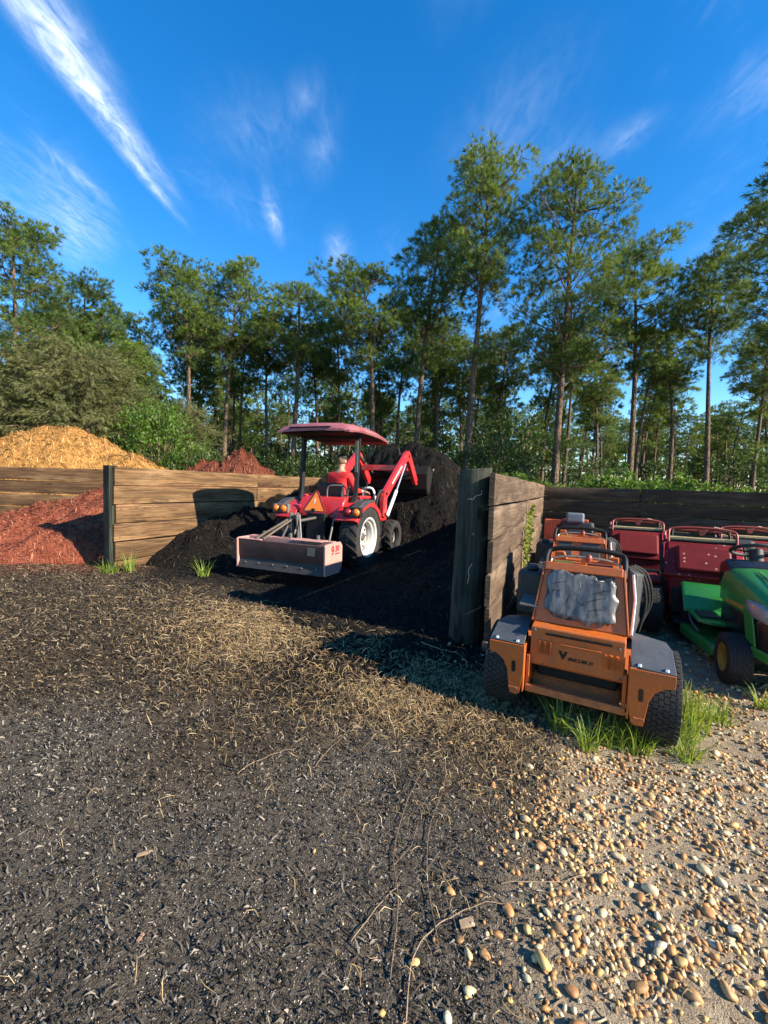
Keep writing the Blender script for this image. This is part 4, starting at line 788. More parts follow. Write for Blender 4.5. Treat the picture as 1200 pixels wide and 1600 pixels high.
VH = [vines(501, 1.5, 0.8, 2.05, 330), vines(502, 1.6, 0.8, 2.1, 340)]
va = math.atan2(NV[1], NV[0])
put_bush(VH[0], 3.9, 11.7, 'leafy vine clump behind the corner where grey and dark planks meet', None, (1, 1, 1.0), va, 'vine_hedge', 'hedge'); put_bush(VH[1], 2.1, 12.2, 'leafy vine clump showing just over the thick round post', None, (0.9, 1, 1.04), va, 'vine_hedge', 'hedge')
put_bush(VH[1], 6.6, 10.6, 'tall arching vine hedge over the middle of the dark wall', None, (1.0, 1, 1.08), va, 'vine_hedge', 'hedge'); put_bush(VH[0], 9.2, 9.4, 'lower vine hedge over the dark wall at the right edge', None, (1.05, 1, 0.88), va, 'vine_hedge', 'hedge')
put_bush(VH[0], 5.3, 11.6, 'vine hedge behind the others over the dark wall, left of the tall arch', None, (0.9, 1, 0.95), va + 3.1, 'vine_hedge', 'hedge')

# grass tufts
def grass(seed, n, rad, ln, lean=0.55):
    r = np.random.default_rng(seed); a = r.uniform(0, 6.28, n); q = rad * r.uniform(0, 1, n) ** 0.6; x = np.cos(a) * q; y = np.sin(a) * q; l = ln * r.uniform(0.45, 1.15, n); da = a + r.normal(0, 0.9, n); le = np.abs(r.normal(lean, 0.3, n)); s = np.linspace(0, 1, 6); V = np.zeros((n, 6, 2, 3)); w = r.uniform(0.003, 0.0065, n)
    for i, t in enumerate(s):
        cx = x + np.cos(da) * le * l * t ** 1.8; cy = y + np.sin(da) * le * l * t ** 1.8; cz = l * (t - 0.42 * le * t ** 2.4) - 0.01; ww = w * (1 - t * 0.92)
        for j, g in ((0, -1), (1, 1)): V[:, i, j] = np.stack([cx - np.sin(da) * ww * g, cy + np.cos(da) * ww * g, cz], 1)
    base = (np.arange(n) * 12)[:, None]; F = np.stack([base + np.array([[2 * i, 2 * i + 1, 2 * i + 3, 2 * i + 2]]) for i in range(5)], 1).reshape(-1, 4); return np_mesh('grass_tuft', V.reshape(-1, 3), F, MATS['grass_blades'], np.repeat(np.clip(r.uniform(0, 1, n), 0, 1), 12))
GR = [grass(601, 130, 0.12, 0.24), grass(602, 90, 0.09, 0.20, 0.7), grass(603, 46, 0.05, 0.22, 0.45)]
def gput(i, x, y, s, label, rz=0.0):
    o = link('grass_tuft', GR[i], None, (x, y, float(gz(np.array([x]), np.array([y]))[0])), (0, 0, rz)); o.scale = (s, s, s); tag(o, label, 'grass')
for a in ((0, 1.44, 2.30, 1.0, 'thick green grass tuft in front of the orange mower wheel'), (1, 1.27, 2.33, 1.0, 'grass tuft under the orange mower bumper, left of the thick tuft', 1.0), (1, 1.66, 2.19, 0.8, 'short grass at the foot of the big right mower tyre', 2.0),
          (0, 1.86, 2.50, 1.15, 'bright grass clump right of the orange mower tyre', 2.2), (1, 1.95, 2.72, 1.2, 'grass clump between the orange mower tyre and the green mower', 0.6), (2, 1.08, 2.42, 1.2, 'sparse grass stems in the shade under the orange mower', 0.3), (0, 1.76, 2.36, 0.8, 'low grass against the outer side of the mower tyre', 4.0),
          (1, 2.12, 2.56, 0.9, 'small grass tuft on sand right of the tyre', 3.0), (2, 2.55, 2.72, 0.9, 'thin grass tuft at the right edge by the green mower', 1.4),
          (2, 1.16, 2.24, 0.95, 'tall wispy grass stems in front of the orange bumper', 0.9), (2, 1.02, 3.28, 1.3, 'green sprig between the sunlit planks and the orange mower', 2.6), (2, -3.72, 6.15, 1.6, 'pale grass tuft at the foot of the left end post', 0.4), (1, -3.9, 5.98, 1.2, 'yellowish weeds beside the left end post', 1.0), (2, -2.58, 6.02, 1.5, 'small green tuft left of the tractor blade', 2.0)): gput(*a)
# creeper on the right divider
r = np.random.default_rng(71); P = []; D = []; S = []; limbs = []
for i in range(7):
    u0 = 2.35 + r.uniform(-.35, .5); z = np.linspace(0.0, r.uniform(0.75, 1.30), 9); uu_ = u0 + np.cumsum(r.normal(0, 0.05, 9)); Q = np.stack([P0[0] + uu_ * DV[0] + 0.02 * NV[0], P0[1] + uu_ * DV[1] + 0.02 * NV[1], z], 1); limbs.append((Q, np.full(9, 0.004)))
    for k in range(34):
        j = r.integers(0, 8); p = Q[j] + (Q[j + 1] - Q[j]) * r.uniform(); P.append(p + np.append(NV * r.uniform(0.005, 0.05), 0)); D.append(np.append(NV * 0.5, 0.0) + r.normal(0, 0.6, 3)); S.append(r.uniform(0, 1))
root = empty('creeper', (0, 0, 0)); tag(root, 'yellow-green creeper climbing the sunlit plank divider', 'creeper')
V, F, C = leaves(np.array(P), np.array(D), 0.075, 0.055, r, np.array(S)); link('foliage', np_mesh('foliage', V, F, MATS['creeper_leaves'], C), root); Vt, Ft = tubes_np(limbs, 4); link('stems', np_mesh('stems', Vt, Ft, MATS['dry_stem']), root)

# ================================================================== TRACTOR
paint('tractor_red', (0.50, 0.018, 0.022), 0.32, 0, 0.28, (0.16, 0.08, 0.06), 6, 0.4); paint('faded_roof', (0.25, 0.062, 0.070), 0.42, 0, 0.22, (0.45, 0.30, 0.28), 4, 0.1, 0.08, 0.03)
paint('rubber', (0.013, 0.0125, 0.012), 0.75, 0, 0.5, (0.045, 0.038, 0.031), 9, 0, 0.2, 0.25); paint('white_rim', (0.50, 0.49, 0.47), 0.4, 0, 0.30, (0.35, 0.30, 0.24), 6)
paint('black_steel', (0.006, 0.006, 0.0065), 0.5, 0, 0.3, (0.03, 0.026, 0.022), 8, 0, 0.15, 0.06, 0.3); paint('dark_grey_plastic', (0.030, 0.032, 0.035), 0.5, 0, 0.35, (0.09, 0.08, 0.07), 8)
paint('grey_metal', (0.14, 0.132, 0.125), 0.45, 0.5, 0.45, (0.12, 0.09, 0.07), 10); paint('chrome_rod', (0.72, 0.72, 0.72), 0.18, 0.9, 0.1); paint('white_paint', (0.76, 0.75, 0.72), 0.45, 0, 0.25)
paint('smv_orange', (1.0, 0.22, 0.015), 0.45, 0, 0.10); paint('smv_red', (0.22, 0.015, 0.02), 0.4, 0, 0.2); paint('amber_lens', (0.75, 0.16, 0.01), 0.15, 0, 0.08); paint('red_lens', (0.30, 0.008, 0.008), 0.15, 0, 0.08)
paint('blade_shaded', (0.075, 0.034, 0.028), 0.5, 0.1, 0.5, (0.13, 0.065, 0.05), 5, 0, 0.25, 0.15); paint('blade_lit', (0.44, 0.225, 0.19), 0.55, 0, 0.35, (0.30, 0.17, 0.13), 5); paint('decal_red', (0.50, 0.02, 0.03), 0.5, 0, 0.1)  # blade is one faded red: pink where lit, brown where shaded
paint('bucket_grey', (0.035, 0.032, 0.030), 0.6, 0.2, 0.6, (0.015, 0.012, 0.011), 6); paint('bucket_black', (0.010, 0.009, 0.008), 0.8, 0, 0.7, (0.022, 0.017, 0.013), 9, 0, 0.2, 0.4, 0.2); paint('warm_grey', (0.30, 0.27, 0.24), 0.5, 0.2, 0.3); paint('seat_vinyl', (0.015, 0.015, 0.016), 0.5, 0, 0.3)
def wheel(name, parent, loc, Rt, w, rr, side, rimmat, lugs=18, ag=True, hub='grey_metal'):
    """tyre with tread; child rim with hub"""
    mb = MB(); h = w / 2
    prof = [(rr, -h * 0.80), (rr + 0.02, -h * 0.92), (rr + (Rt - rr) * 0.45, -h), (Rt * 0.93, -h * 0.94), (Rt * 0.965, -h * 0.72), (Rt * 0.975, -h * 0.3), (Rt * 0.975, h * 0.3), (Rt * 0.965, h * 0.72), (Rt * 0.93, h * 0.94), (rr + (Rt - rr) * 0.45, h), (rr + 0.02, h * 0.92), (rr, h * 0.80)]
    mb.lathe(prof, n=44, closed=True)
    if ag:
        for k in range(lugs):
            for sgn in (-1, 1):
                g0 = 2 * math.pi * (k + (0.5 if sgn > 0 else 0)) / lugs; vs = []
                for rad in (Rt * 0.93, Rt * 1.0):
                    for (u, dg) in ((-0.08, 0.0), (0.55, 0.13), (1.0, 0.30)):
                        for e in (-1, 1):
                            g = g0 + dg + e * 0.050 * (1 - 0.25 * (rad > Rt * 0.95)); rad2 = rad * (0.965 if (u == 1.0 and rad > Rt * 0.95) else 1.0); vs.append((sgn * h * u * (0.985 if u == 1.0 else 1), rad2 * math.cos(g), rad2 * math.sin(g)))
                mb.add(vs, [(0, 1, 3, 2), (2, 3, 5, 4), (6, 8, 9, 7), (8, 10, 11, 9), (0, 2, 8, 6), (2, 4, 10, 8), (1, 7, 9, 3), (3, 9, 11, 5), (0, 6, 7, 1), (4, 5, 11, 10)])
    else:
        nr = 7
        for q in range(nr):
            xx = -h * 0.78 + 2 * h * 0.78 * q / (nr - 1)
            for k in range(lugs):
                g = 2 * math.pi * (k + 0.5 * (q % 2)) / lugs; dg = math.pi / lugs * 0.90; wv = h * 0.118; vs = []
                for rad in (Rt * 0.965, Rt * (0.998 if abs(xx) < h * 0.6 else 0.985)):
                    for (a, e) in ((-wv, -1), (wv, -0.8), (wv, 1), (-wv, 0.8)): vs.append((xx + a, rad * math.cos(g + e * dg), rad * math.sin(g + e * dg)))
                mb.add(vs, [(3, 2, 1, 0), (4, 5, 6, 7), (0, 1, 5, 4), (1, 2, 6, 5), (2, 3, 7, 6), (3, 0, 4, 7)])
    t = mb.build(name, 'rubber', parent, 30, 0, loc); s = side
    mb = MB(); mb.lathe([(rr * 1.03, s * h * 0.86), (rr * 1.06, s * h * 0.92), (rr * 1.0, s * h * 0.93), (rr * 0.95, s * h * 0.86), (rr * 0.91, s * h * 0.62), (rr * 0.84, s * h * 0.55), (rr * 0.80, s * h * 0.05), (rr * 0.72, -s * h * 0.05), (rr * 0.48, -s * h * 0.12), (rr * 0.42, s * h * 0.10), (rr * 0.28, s * h * 0.16), (0.0001, s * h * 0.16)], n=36, caps=False)
    mb.lathe([(rr * 1.03, -s * h * 0.86), (rr * 0.92, -s * h * 0.8), (rr * 0.9, s * h * 0.45)], n=36, caps=False)
    rim = mb.build('rim', rimmat, t, 30)
    mb = MB()
    for k in range(6): g = k * math.pi / 3; mb.cyl((-s * h * 0.12, rr * 0.62 * math.cos(g), rr * 0.62 * math.sin(g)), (s * h * 0.04, rr * 0.62 * math.cos(g), rr * 0.62 * math.sin(g)), 0.016 * rr / 0.3, n=6)
    mb.cyl((s * h * 0.14, 0, 0), (s * h * 0.34, 0, 0), rr * 0.24, rr * 0.18, n=16); mb.build('hub', hub, t, 30)
    if ag:
        for k in range(6):
            g = (k + 0.5) * math.pi / 3; MB().lathe([(0.0001, s * 0.004), (rr * 0.085, s * 0.003), (rr * 0.09, -s * 0.004)], (-s * h * 0.075, rr * 0.60 * math.cos(g), rr * 0.60 * math.sin(g)), 'x', 12).build('rim_hole', 'black_steel', t, None)
        MB().lathe([(rr * 0.80, s * h * 0.10), (rr * 0.755, -s * h * 0.0), (rr * 0.72, -s * h * 0.03)], n=36, caps=False).build('rim_shade_ring', 'grey_metal', t, 40)  # grey ring stands in for the shading inside the dish
    return t
TR = empty('tractor', (-0.90, 7.0, 0.0), -math.atan2(0.37, 0.93)); tag(TR, 'red compact tractor with faded roof, raised loader and box blade, in black mulch', 'tractor')
for s in (-1, 1):
    wheel('rear_wheel', TR, (s * 0.58, 0, 0.50), 0.51, 0.31, 0.305, s, 'white_rim', 20); wheel('front_wheel', TR, (s * 0.50, 1.62, 0.335), 0.335, 0.20, 0.19, s, 'black_steel', 16)  # front rims coloured black to pass for shade, rear ones stay white
mb = MB(); mb.box((0, 0.25, 0.50), (0.36, 0.9, 0.42)); mb.cyl((-0.45, 0, 0.5), (0.45, 0, 0.5), 0.10); mb.box((0, 1.1, 0.52), (0.30, 1.5, 0.30)); mb.box((0, 1.62, 0.36), (0.9, 0.12, 0.12)); mb.build('chassis', 'black_steel', TR, 35, 0.015)
# hood
rings = []
for y, w, z0, z1 in ((0.95, 0.27, 0.66, 1.14), (1.3, 0.265, 0.64, 1.13), (1.7, 0.255, 0.62, 1.09), (1.98, 0.235, 0.62, 1.02), (2.08, 0.20, 0.66, 0.94)):
    rings.append([(-w, y, z0), (w, y, z0), (w, y, z1 - 0.10), (w * 0.85, y, z1 - 0.03), (w * 0.45, y, z1), (-w * 0.45, y, z1), (-w * 0.85, y, z1 - 0.03), (-w, y, z1 - 0.10)])
hood = MB().loft(rings).build('hood', 'tractor_red', TR, 40, 0.01); mb = MB()
for k in range(5): mb.box((0.262, 1.2 + k * 0.11, 0.86), (0.02, 0.06, 0.16))
mb.build('vent', 'black_steel', hood, None)
mb = MB(); mb.box((0, 0.90, 1.0), (0.46, 0.14, 0.42)); mb.prism([(0.83, 1.20), (0.97, 1.16), (0.97, 1.26), (0.86, 1.30)], -0.2, 0.2); mb.build('dashboard', 'black_steel', TR, 35, 0.012)
mb = MB(); mb.at((0, 0.70, 1.30), (R(-32), 0, 0)); mb.tube([(0.19 * math.cos(k * math.pi / 12), 0.19 * math.sin(k * math.pi / 12), 0) for k in range(24)], 0.015, 8, closed=True)
for g in (0.5, 2.6, 4.7): mb.cyl((0, 0, -0.02), (0.185 * math.cos(g), 0.185 * math.sin(g), 0), 0.012, n=8)
mb.cyl((0, 0, -0.3), (0, 0, 0.02), 0.025); mb.build('steering_wheel', 'black_steel', TR, 35)
mb = MB(); mb.box((0, 0.55, 0.70), (0.86, 0.72, 0.05)); mb.build('platform', 'black_steel', TR, None, 0.01)
mb = MB(); mb.box((0.36, 0.58, 0.55), (0.05, 0.30, 0.03)); mb.box((0.42, 0.45, 0.63), (0.03, 0.03, 0.2)); mb.box((0.42, 0.70, 0.63), (0.03, 0.03, 0.2)); mb.build('step', 'grey_metal', TR, None, 0.004)
# fenders
for s in (-1, 1):
    mb = MB(); rings = []
    for i in range(13):
        g = R(28 + i * 10.2); rr = 0.585; y = rr * math.cos(g); z = 0.50 + rr * math.sin(g) * (0.98 if 50 < 28 + i * 10.2 < 130 else 1.0); t = 0.025; xi, xo = s * 0.36, s * 0.735
        dy, dz = -math.cos(g) * t, -math.sin(g) * t; rings.append([(xi, y, z), (xo - s * 0.05, y, z + 0.01), (xo, y + dy * 0.6, z + dz * 0.6), (xo, y + dy * 3.4, z + dz * 3.4), (xo - s * 0.02, y + dy * 3.4, z + dz * 3.4), (xo - s * 0.03, y + dy * 1.3, z + dz * 1.3), (xi, y + dy, z + dz)])
    fd = mb.loft(rings).build('fender', 'tractor_red', TR, 40, 0.004)
    mb = MB(); mb.prism([(-0.30, 1.06), (-0.20, 1.085), (0.12, 1.10), (0.18, 1.06), (-0.05, 1.045), (-0.42, 0.93), (-0.47, 0.83), (-0.50, 0.86), (-0.48, 0.98)], s * 0.60, s * 0.745); mb.build('fender_edge', 'dark_grey_plastic', fd, 35, 0.012)
    mb = MB(); mb.box((s * 0.64, -0.44, 0.92), (0.30, 0.09, 0.15)); mb.build('lamp_housing', 'black_steel' if s > 0 else 'grey_metal', fd, None, 0.02)
    for k, (dx, mt) in enumerate(((0.075, 'amber_lens'), (-0.065, 'red_lens' if s > 0 else 'amber_lens'))):
        mb = MB(); mb.lathe([(0.0001, -0.035), (0.03, -0.03), (0.05, -0.015), (0.056, 0.0), (0.056, 0.03)], (s * 0.64 + dx * s, -0.49, 0.92), 'y', 20); mb.build('tail_light', mt, fd, 40)
    mb = MB(); mb.box((s * 0.50, 0.15, 1.13), (0.17, 0.42, 0.05)); mb.build('control_cover', 'tractor_red', fd, None, 0.018)
mb = MB(); mb.prism([(-0.33, 0.80), (-0.30, 1.03), (-0.22, 1.12), (0.10, 1.14), (0.10, 0.80)], -0.40, 0.40); mb.build('rear_panel', 'tractor_red', TR, 35, 0.02)
# seat
mb = MB(); mb.box((0, 0.28, 1.0 - 0.05), (0.44, 0.42, 0.11)); mb.prism([(0.04, 0.98), (0.16, 0.98), (0.10, 1.34), (0.01, 1.36), (-0.02, 1.30)], -0.21, 0.21); mb.build('seat', 'seat_vinyl', TR, 35, 0.03, seg=3)
mb = MB(); mb.tube(arc([(0.02, -0.14, 1.12), (0.03, -0.14, 1.27), (0.10, -0.13, 1.31), (0.26, -0.06, 1.31), (0.30, -0.02, 1.26), (0.32, 0.0, 1.12)], 4), 0.013, 8); mb.build('seat_bail', 'grey_metal', TR, 40)
# slow-vehicle triangle
def tri(w, cut):
    h = w * 0.866; return [(-w / 2 + cut, 0), (w / 2 - cut, 0), (w / 2 - cut / 2, cut * 0.866), (cut / 2, h - cut * 0.866), (-cut / 2, h - cut * 0.866), (-w / 2 + cut / 2, cut * 0.866)]
sm = MB().prism(tri(0.47, 0.05), 0, 0.012, 'y').build('slow_vehicle_sign', 'smv_red', TR, None, 0.002, (-0.03, -0.47, 0.87), (R(-14), 0, 0))
MB().prism(tri(0.345, 0.01), -0.004, 0, 'y').build('reflector', 'smv_orange', sm, None, 0, (0, -0.002, 0.038))
mb = MB(); mb.box((0, -0.006, 0.21), (0.020, 0.002, 0.055)); mb.box((0, -0.006, 0.165), (0.020, 0.002, 0.02)); mb.build('mark', 'white_paint', sm, None)
mb = MB(); mb.box((-0.03, -0.40, 0.92), (0.05, 0.18, 0.05)); mb.build('sign_bracket', 'black_steel', TR, None, 0.005)
# roll bar and roof
mb = MB()
for s in (-1, 1): mb.tube(arc([(s * 0.42, -0.30, 0.80), (s * 0.47, -0.22, 0.95), (s * 0.50, -0.10, 1.12), (s * 0.505, -0.06, 1.4), (s * 0.505, -0.02, 2.09)], 4), 0.048, 4)
mb.box((0, -0.02, 2.09), (1.07, 0.07, 0.06)); mb.build('roll_bar', 'black_steel', TR, 30, 0.006)
mb = MB(); mb.box((0.505, -0.085, 1.78), (0.05, 0.02, 0.50)); mb.build('roll_bar_plate', 'grey_metal', TR, None, 0.003)
mb = MB(); rings = []
for y, w, zt, zb in ((-0.60, 0.55, 2.150, 2.105), (-0.60, 0.62, 2.165, 2.10), (-0.56, 0.65, 2.215, 2.10), (-0.50, 0.66, 2.25, 2.11), (-0.34, 0.66, 2.272, 2.125), (0.1, 0.66, 2.28, 2.13), (0.5, 0.655, 2.265, 2.12), (0.8, 0.65, 2.215, 2.095), (0.94, 0.63, 2.165, 2.07), (1.0, 0.58, 2.105, 2.055)):
    hh = zt - zb; rings.append([(-w, y, zb), (-w - 0.015, y, zb + 0.03), (-w + 0.015, y, zb + hh * 0.45), (-w * 0.86, y, zb + hh * 0.80), (-w * 0.62, y, zt - hh * 0.06), (-w * 0.58, y, zt), (0, y, zt + 0.012), (w * 0.58, y, zt), (w * 0.62, y, zt - hh * 0.06), (w * 0.86, y, zb + hh * 0.80), (w - 0.015, y, zb + hh * 0.45), (w + 0.015, y, zb + 0.03), (w, y, zb), (w * 0.93, y, zb + 0.012), (0, y, zb + hh * 0.35), (-w * 0.93, y, zb + 0.012)])
roof = mb.loft(rings).build('roof', 'faded_roof', TR, 50, 0.004)
mb = MB(); mb.box((-0.05, -0.597, 2.185), (0.72, 0.03, 0.02)); mb.box((0, 0.2, 2.118), (1.25, 1.42, 0.02)); mb.build('roof_lining', 'black_steel', roof, None, 0.006)
# hitch
mb = MB(); mb.box((0, -0.36, 0.62), (0.34, 0.2, 0.5)); mb.build('rear_housing', 'black_steel', TR, None, 0.02)
mb = MB(); mb.cyl((0, -0.42, 0.80), (0, -0.92, 0.78), 0.022); mb.build('top_link', 'grey_metal', TR, 40)
for s in (-1, 1):
    mb = MB(); mb.box((s * 0.33, -0.62, 0.38), (0.03, 0.80, 0.055), (R(-8), 0, 0)); mb.build('lift_arm', 'grey_metal', TR, None, 0.005); mb = MB(); mb.cyl((s * 0.30, -0.38, 0.86), (s * 0.33, -0.62, 0.40), 0.016); mb.build('lift_rod', 'grey_metal', TR, 40)
# box blade
BBz = 0.12; mb = MB(); mb.prism([(-1.33, BBz + 0.13), (-1.37, BBz + 0.21), (-1.38, BBz + 0.395), (-1.35, BBz + 0.40), (-1.345, BBz + 0.21), (-1.31, BBz + 0.13)], -0.70, 0.70); bb = mb.build('box_blade', 'blade_shaded', TR, 35, 0.003)
mb = MB(); mb.prism([(-1.33, BBz + 0.135), (-1.40, BBz + 0.0), (-1.385, BBz - 0.005), (-1.315, BBz + 0.12)], -0.69, 0.69); mb.build('cutting_edge', 'bucket_grey', bb, None, 0.002)
for k in range(6): mb = MB(); mb.lathe([(0.0001, -0.012), (0.012, -0.008), (0.014, 0)], (-0.58 + k * 0.232, -1.372, BBz + 0.075), 'y', 10); mb.build('bolt', 'grey_metal', bb, 40)
for s in (-1, 1):
    mb = MB(); mb.prism([(-1.39, BBz), (-1.40, BBz + 0.40), (-1.36, BBz + 0.42), (-0.98, BBz + 0.42), (-0.92, BBz + 0.36), (-0.92, BBz + 0.08), (-0.99, BBz - 0.01)], s * 0.70, s * 0.725); mb.build('end_plate', 'blade_lit', bb, None, 0.004)
mb = MB(); mb.box((0, -1.10, BBz + 0.385), (1.40, 0.10, 0.09)); mb.box((-0.50, -1.34, BBz + 0.405), (0.38, 0.09, 0.012)); mb.box((0.35, -1.20, BBz + 0.436), (0.5, 0.2, 0.012)); mb.build('frame', 'blade_lit', bb, None, 0.006)
mb = MB(); mb.box((0, -0.98, BBz + 0.18), (1.38, 0.03, 0.26)); mb.build('front_blade', 'blade_shaded', bb, None, 0.004)
mb = MB()
for s in (-1, 1): mb.box((s * 0.05, -1.01, 0.70), (0.02, 0.07, 0.42), (R(8), 0, 0)); mb.tube([(s * 0.05, -0.98, 0.88), (s * 0.16, -1.10, BBz + 0.42)], 0.016, 6)
mb.build('mast', 'grey_metal', bb, None, 0.003)
for s, xe in ((-1, -0.42), (1, -0.30)): mb = MB(); mb.tube([(0.0 + s * 0.02, -0.98, 0.87), (xe, -1.33, BBz + 0.42)], 0.018, 6); mb.build('brace', 'rust_steel', bb, 40)
for k in range(3): mb = MB(); mb.box((-0.45 + k * 0.45, -1.12, BBz + 0.42), (0.03, 0.05, 0.16)); mb.build('shank', 'grey_metal', bb, None, 0.004)
mb = MB(); mb.box((0.50, -1.384, BBz + 0.31), (0.11, 0.004, 0.11)); mb.build('sticker', 'grey_metal', bb, None)
ep = [c for c in bb.children if c.name.startswith('end_plate')][1]
text_part('9', 0.17, 'decal_red', bb, (0.7262, -1.20, BBz + 0.315), (R(90), 0, R(90)), 'numeral', 0, 0.0008, bold=0.006); text_part('30', 0.115, 'decal_red', bb, (0.7262, -1.075, BBz + 0.335), (R(90), 0, R(90)), 'numeral', 0, 0.0008, bold=0.005)
mb = MB(); mb.box((0.7262, -1.075, BBz + 0.27), (0.002, 0.13, 0.018)); mb.build('decal_bar', 'decal_red', bb, None)
# front loader
for s in (-1, 1):
    mb = MB(); mb.prism([(0.88, 0.42), (1.06, 0.42), (1.04, 0.8), (1.02, 1.22), (0.94, 1.26), (0.88, 1.2), (0.90, 0.8)], s * 0.47, s * 0.52); lp_ = mb.build('loader_post', 'tractor_red' if s < 0 else 'black_steel', TR, None, 0.006)
    mb = MB(); x0, x1 = s * 0.525, s * 0.605
    mb.prism([(0.88, 0.78), (0.97, 0.74), (1.05, 0.80), (1.06, 1.10), (2.10, 1.83), (2.20, 1.86), (2.30, 1.80), (2.78, 1.36), (2.90, 1.38), (2.88, 1.50), (2.34, 2.02), (2.22, 2.07), (2.08, 2.02), (0.97, 1.24), (0.90, 1.15)], x0, x1); la = mb.build('loader_arm', 'tractor_red', TR, None, 0.008)
    mb = MB(); mb.cyl((s * 0.63, 1.00, 0.78), (s * 0.63, 1.45, 1.24), 0.033, n=12); mb.build('lift_cylinder', 'white_paint', la, 40); mb = MB(); mb.cyl((s * 0.63, 1.45, 1.24), (s * 0.62, 1.98, 1.78), 0.018, n=10); mb.build('cylinder_rod', 'chrome_rod', la, 40)
    mb = MB(); mb.cyl((s * 0.50, 2.12, 2.00), (s * 0.50, 2.50, 1.80), 0.03, n=10); mb.cyl((s * 0.50, 2.50, 1.80), (s * 0.48, 2.92, 1.60), 0.016, n=8); mb.build('tilt_cylinder', 'grey_metal', la, 40)
    mb = MB(); mb.at((s * 0.606, 1.55, 1.555), (R(35.1), 0, 0)); mb.box((0, 0, 0), (0.003, 0.62, 0.028)); mb.build('decal_stripe', 'white_paint', la, None)
    for py, pz in ((0.965, 0.82), (1.0, 1.19), (2.22, 1.96), (2.84, 1.44)): MB().cyl((s * 0.60, py, pz), (s * 0.625, py, pz), 0.026, n=12).build('pivot_pin', 'black_steel', la, 40)
    mb = MB(); mb.tube(arc([(s * 0.53, 0.70, 0.95), (s * 0.55, 0.72, 1.14), (s * 0.56, 0.86, 1.24), (s * 0.56, 1.05, 1.22)], 5), 0.024, 8); mb.tube(arc([(s * 0.50, 1.95, 1.95), (s * 0.44, 2.02, 2.12), (s * 0.42, 2.2, 2.02), (s * 0.46, 2.4, 1.83)], 5), 0.011, 6); mb.build('hose', 'rubber', la, 50)
mb = MB(); mb.box((0, 2.42, 1.72), (1.08, 0.12, 0.12)); mb.build('cross_tube', 'tractor_red', TR, None, 0.01)
mb = MB(); mb.box((0, 1.0, 0.60), (0.98, 0.08, 0.08)); mb.tube(arc([(0.60, 0.55, 0.40), (0.62, 0.8, 0.40), (0.62, 0.98, 0.48)], 4), 0.02, 6); mb.build('loader_frame', 'black_steel', TR, 40, 0.004)
bu = [(2.90, 1.28), (2.88, 1.62), (3.0, 1.80), (3.06, 1.80), (2.95, 1.60), (2.97, 1.34), (3.10, 1.22), (3.62, 1.60), (3.66, 1.57), (3.10, 1.15), (2.99, 1.18)]
bk = MB().prism(bu, -0.80, 0.80).build('bucket', 'bucket_black', TR, None, 0.004)
for s in (-1, 1): MB().prism([(2.90, 1.28), (2.90, 1.64), (3.02, 1.82), (3.66, 1.59), (3.08, 1.16)], s * 0.80, s * 0.82).build('bucket_side', 'bucket_black', bk, None, 0.003)
MB().prism([(3.30, 1.74), (3.62, 1.80), (3.60, 1.52)], 0.822, 0.832).build('corner_plate', 'warm_grey', bk, None, 0.002)
vh, fh = ico(3); q_ = vh * np.array([0.78, 0.36, 0.22]); q_ = q_ * (1 + 0.22 * (np.sin(vh @ np.array([9, 4, 7.0])) * np.sin(vh @ np.array([3, 11, 5.0])))[:, None]) + np.array([0, 3.16, 1.62])
link('mulch_load', np_mesh('mulch_load', q_, fh, MATS['black_mulch'], smooth=True), bk)
mb = MB(); mb.tube(arc([(0.20, 0.85, 1.02), (0.24, 0.80, 1.22), (0.30, 0.78, 1.28), (0.42, 0.80, 1.26), (0.47, 0.84, 1.05)], 5), 0.022, 8); mb.build('handrail', 'white_paint', TR, 50)
mb = MB(); mb.cyl((0.43, 0.45, 1.10), (0.43, 0.52, 1.36), 0.009, n=6); mb.lathe([(0.0001, 0.03), (0.02, 0.02), (0.024, 0), (0.02, -0.02), (0.0001, -0.03)], (0.43, 0.525, 1.37), 'z', 10); mb.build('control_lever', 'black_steel', TR, 50)
tz = float(surf(np.array([-0.90]), np.array([7.0]))[0]); TR.location.z = max(0.0, tz - 0.05)

# ------------------------------------------------------------------ driver
plain('skin', (0.42, 0.22, 0.145), 0.55, 0, 0.08, 60); plain('red_shirt', (0.56, 0.016, 0.020), 0.85, 0, 0.12, 22); plain('dark_trousers', (0.035, 0.036, 0.045), 0.9, 0, 0.2, 30); plain('hair', (0.13, 0.085, 0.05), 0.8, 0, 0.3, 90); plain('cap_cloth', (0.012, 0.012, 0.014), 0.85, 0, 0.2, 40); plain('boot', (0.03, 0.022, 0.016), 0.7); plain('eye_dark', (0.01, 0.008, 0.006), 0.3)
def skinned(name, J, E, mat, parent, root='pelvis', sub=2):
    me = bpy.data.meshes.new(name); keys = list(J); me.from_pydata([J[k][0] for k in keys], [(keys.index(a), keys.index(b_)) for a, b_ in E], []); me.update()
    o = bpy.data.objects.new(name, me); COL.objects.link(o); o.parent = parent; md = o.modifiers.new('skin', 'SKIN'); md.use_smooth_shade = True
    sv = me.skin_vertices[0].data
    for i, k in enumerate(keys):
        rr = J[k][1]; sv[i].radius = rr if isinstance(rr, tuple) else (rr, rr); sv[i].use_root = (k == root)
    sb = o.modifiers.new('sub', 'SUBSURF'); sb.levels = sub; sb.render_levels = sub; me.materials.append(MATS[mat]); return o
DR = empty('person', TR.matrix_world.to_translation() if False else (-0.90 + 0.37 * 0.30, 7.0 + 0.93 * 0.30, TR.location.z + 0.98), TR.rotation_euler[2] - R(6)); tag(DR, 'driver in a red shirt and dark cap seated on the tractor seen from behind', 'person')
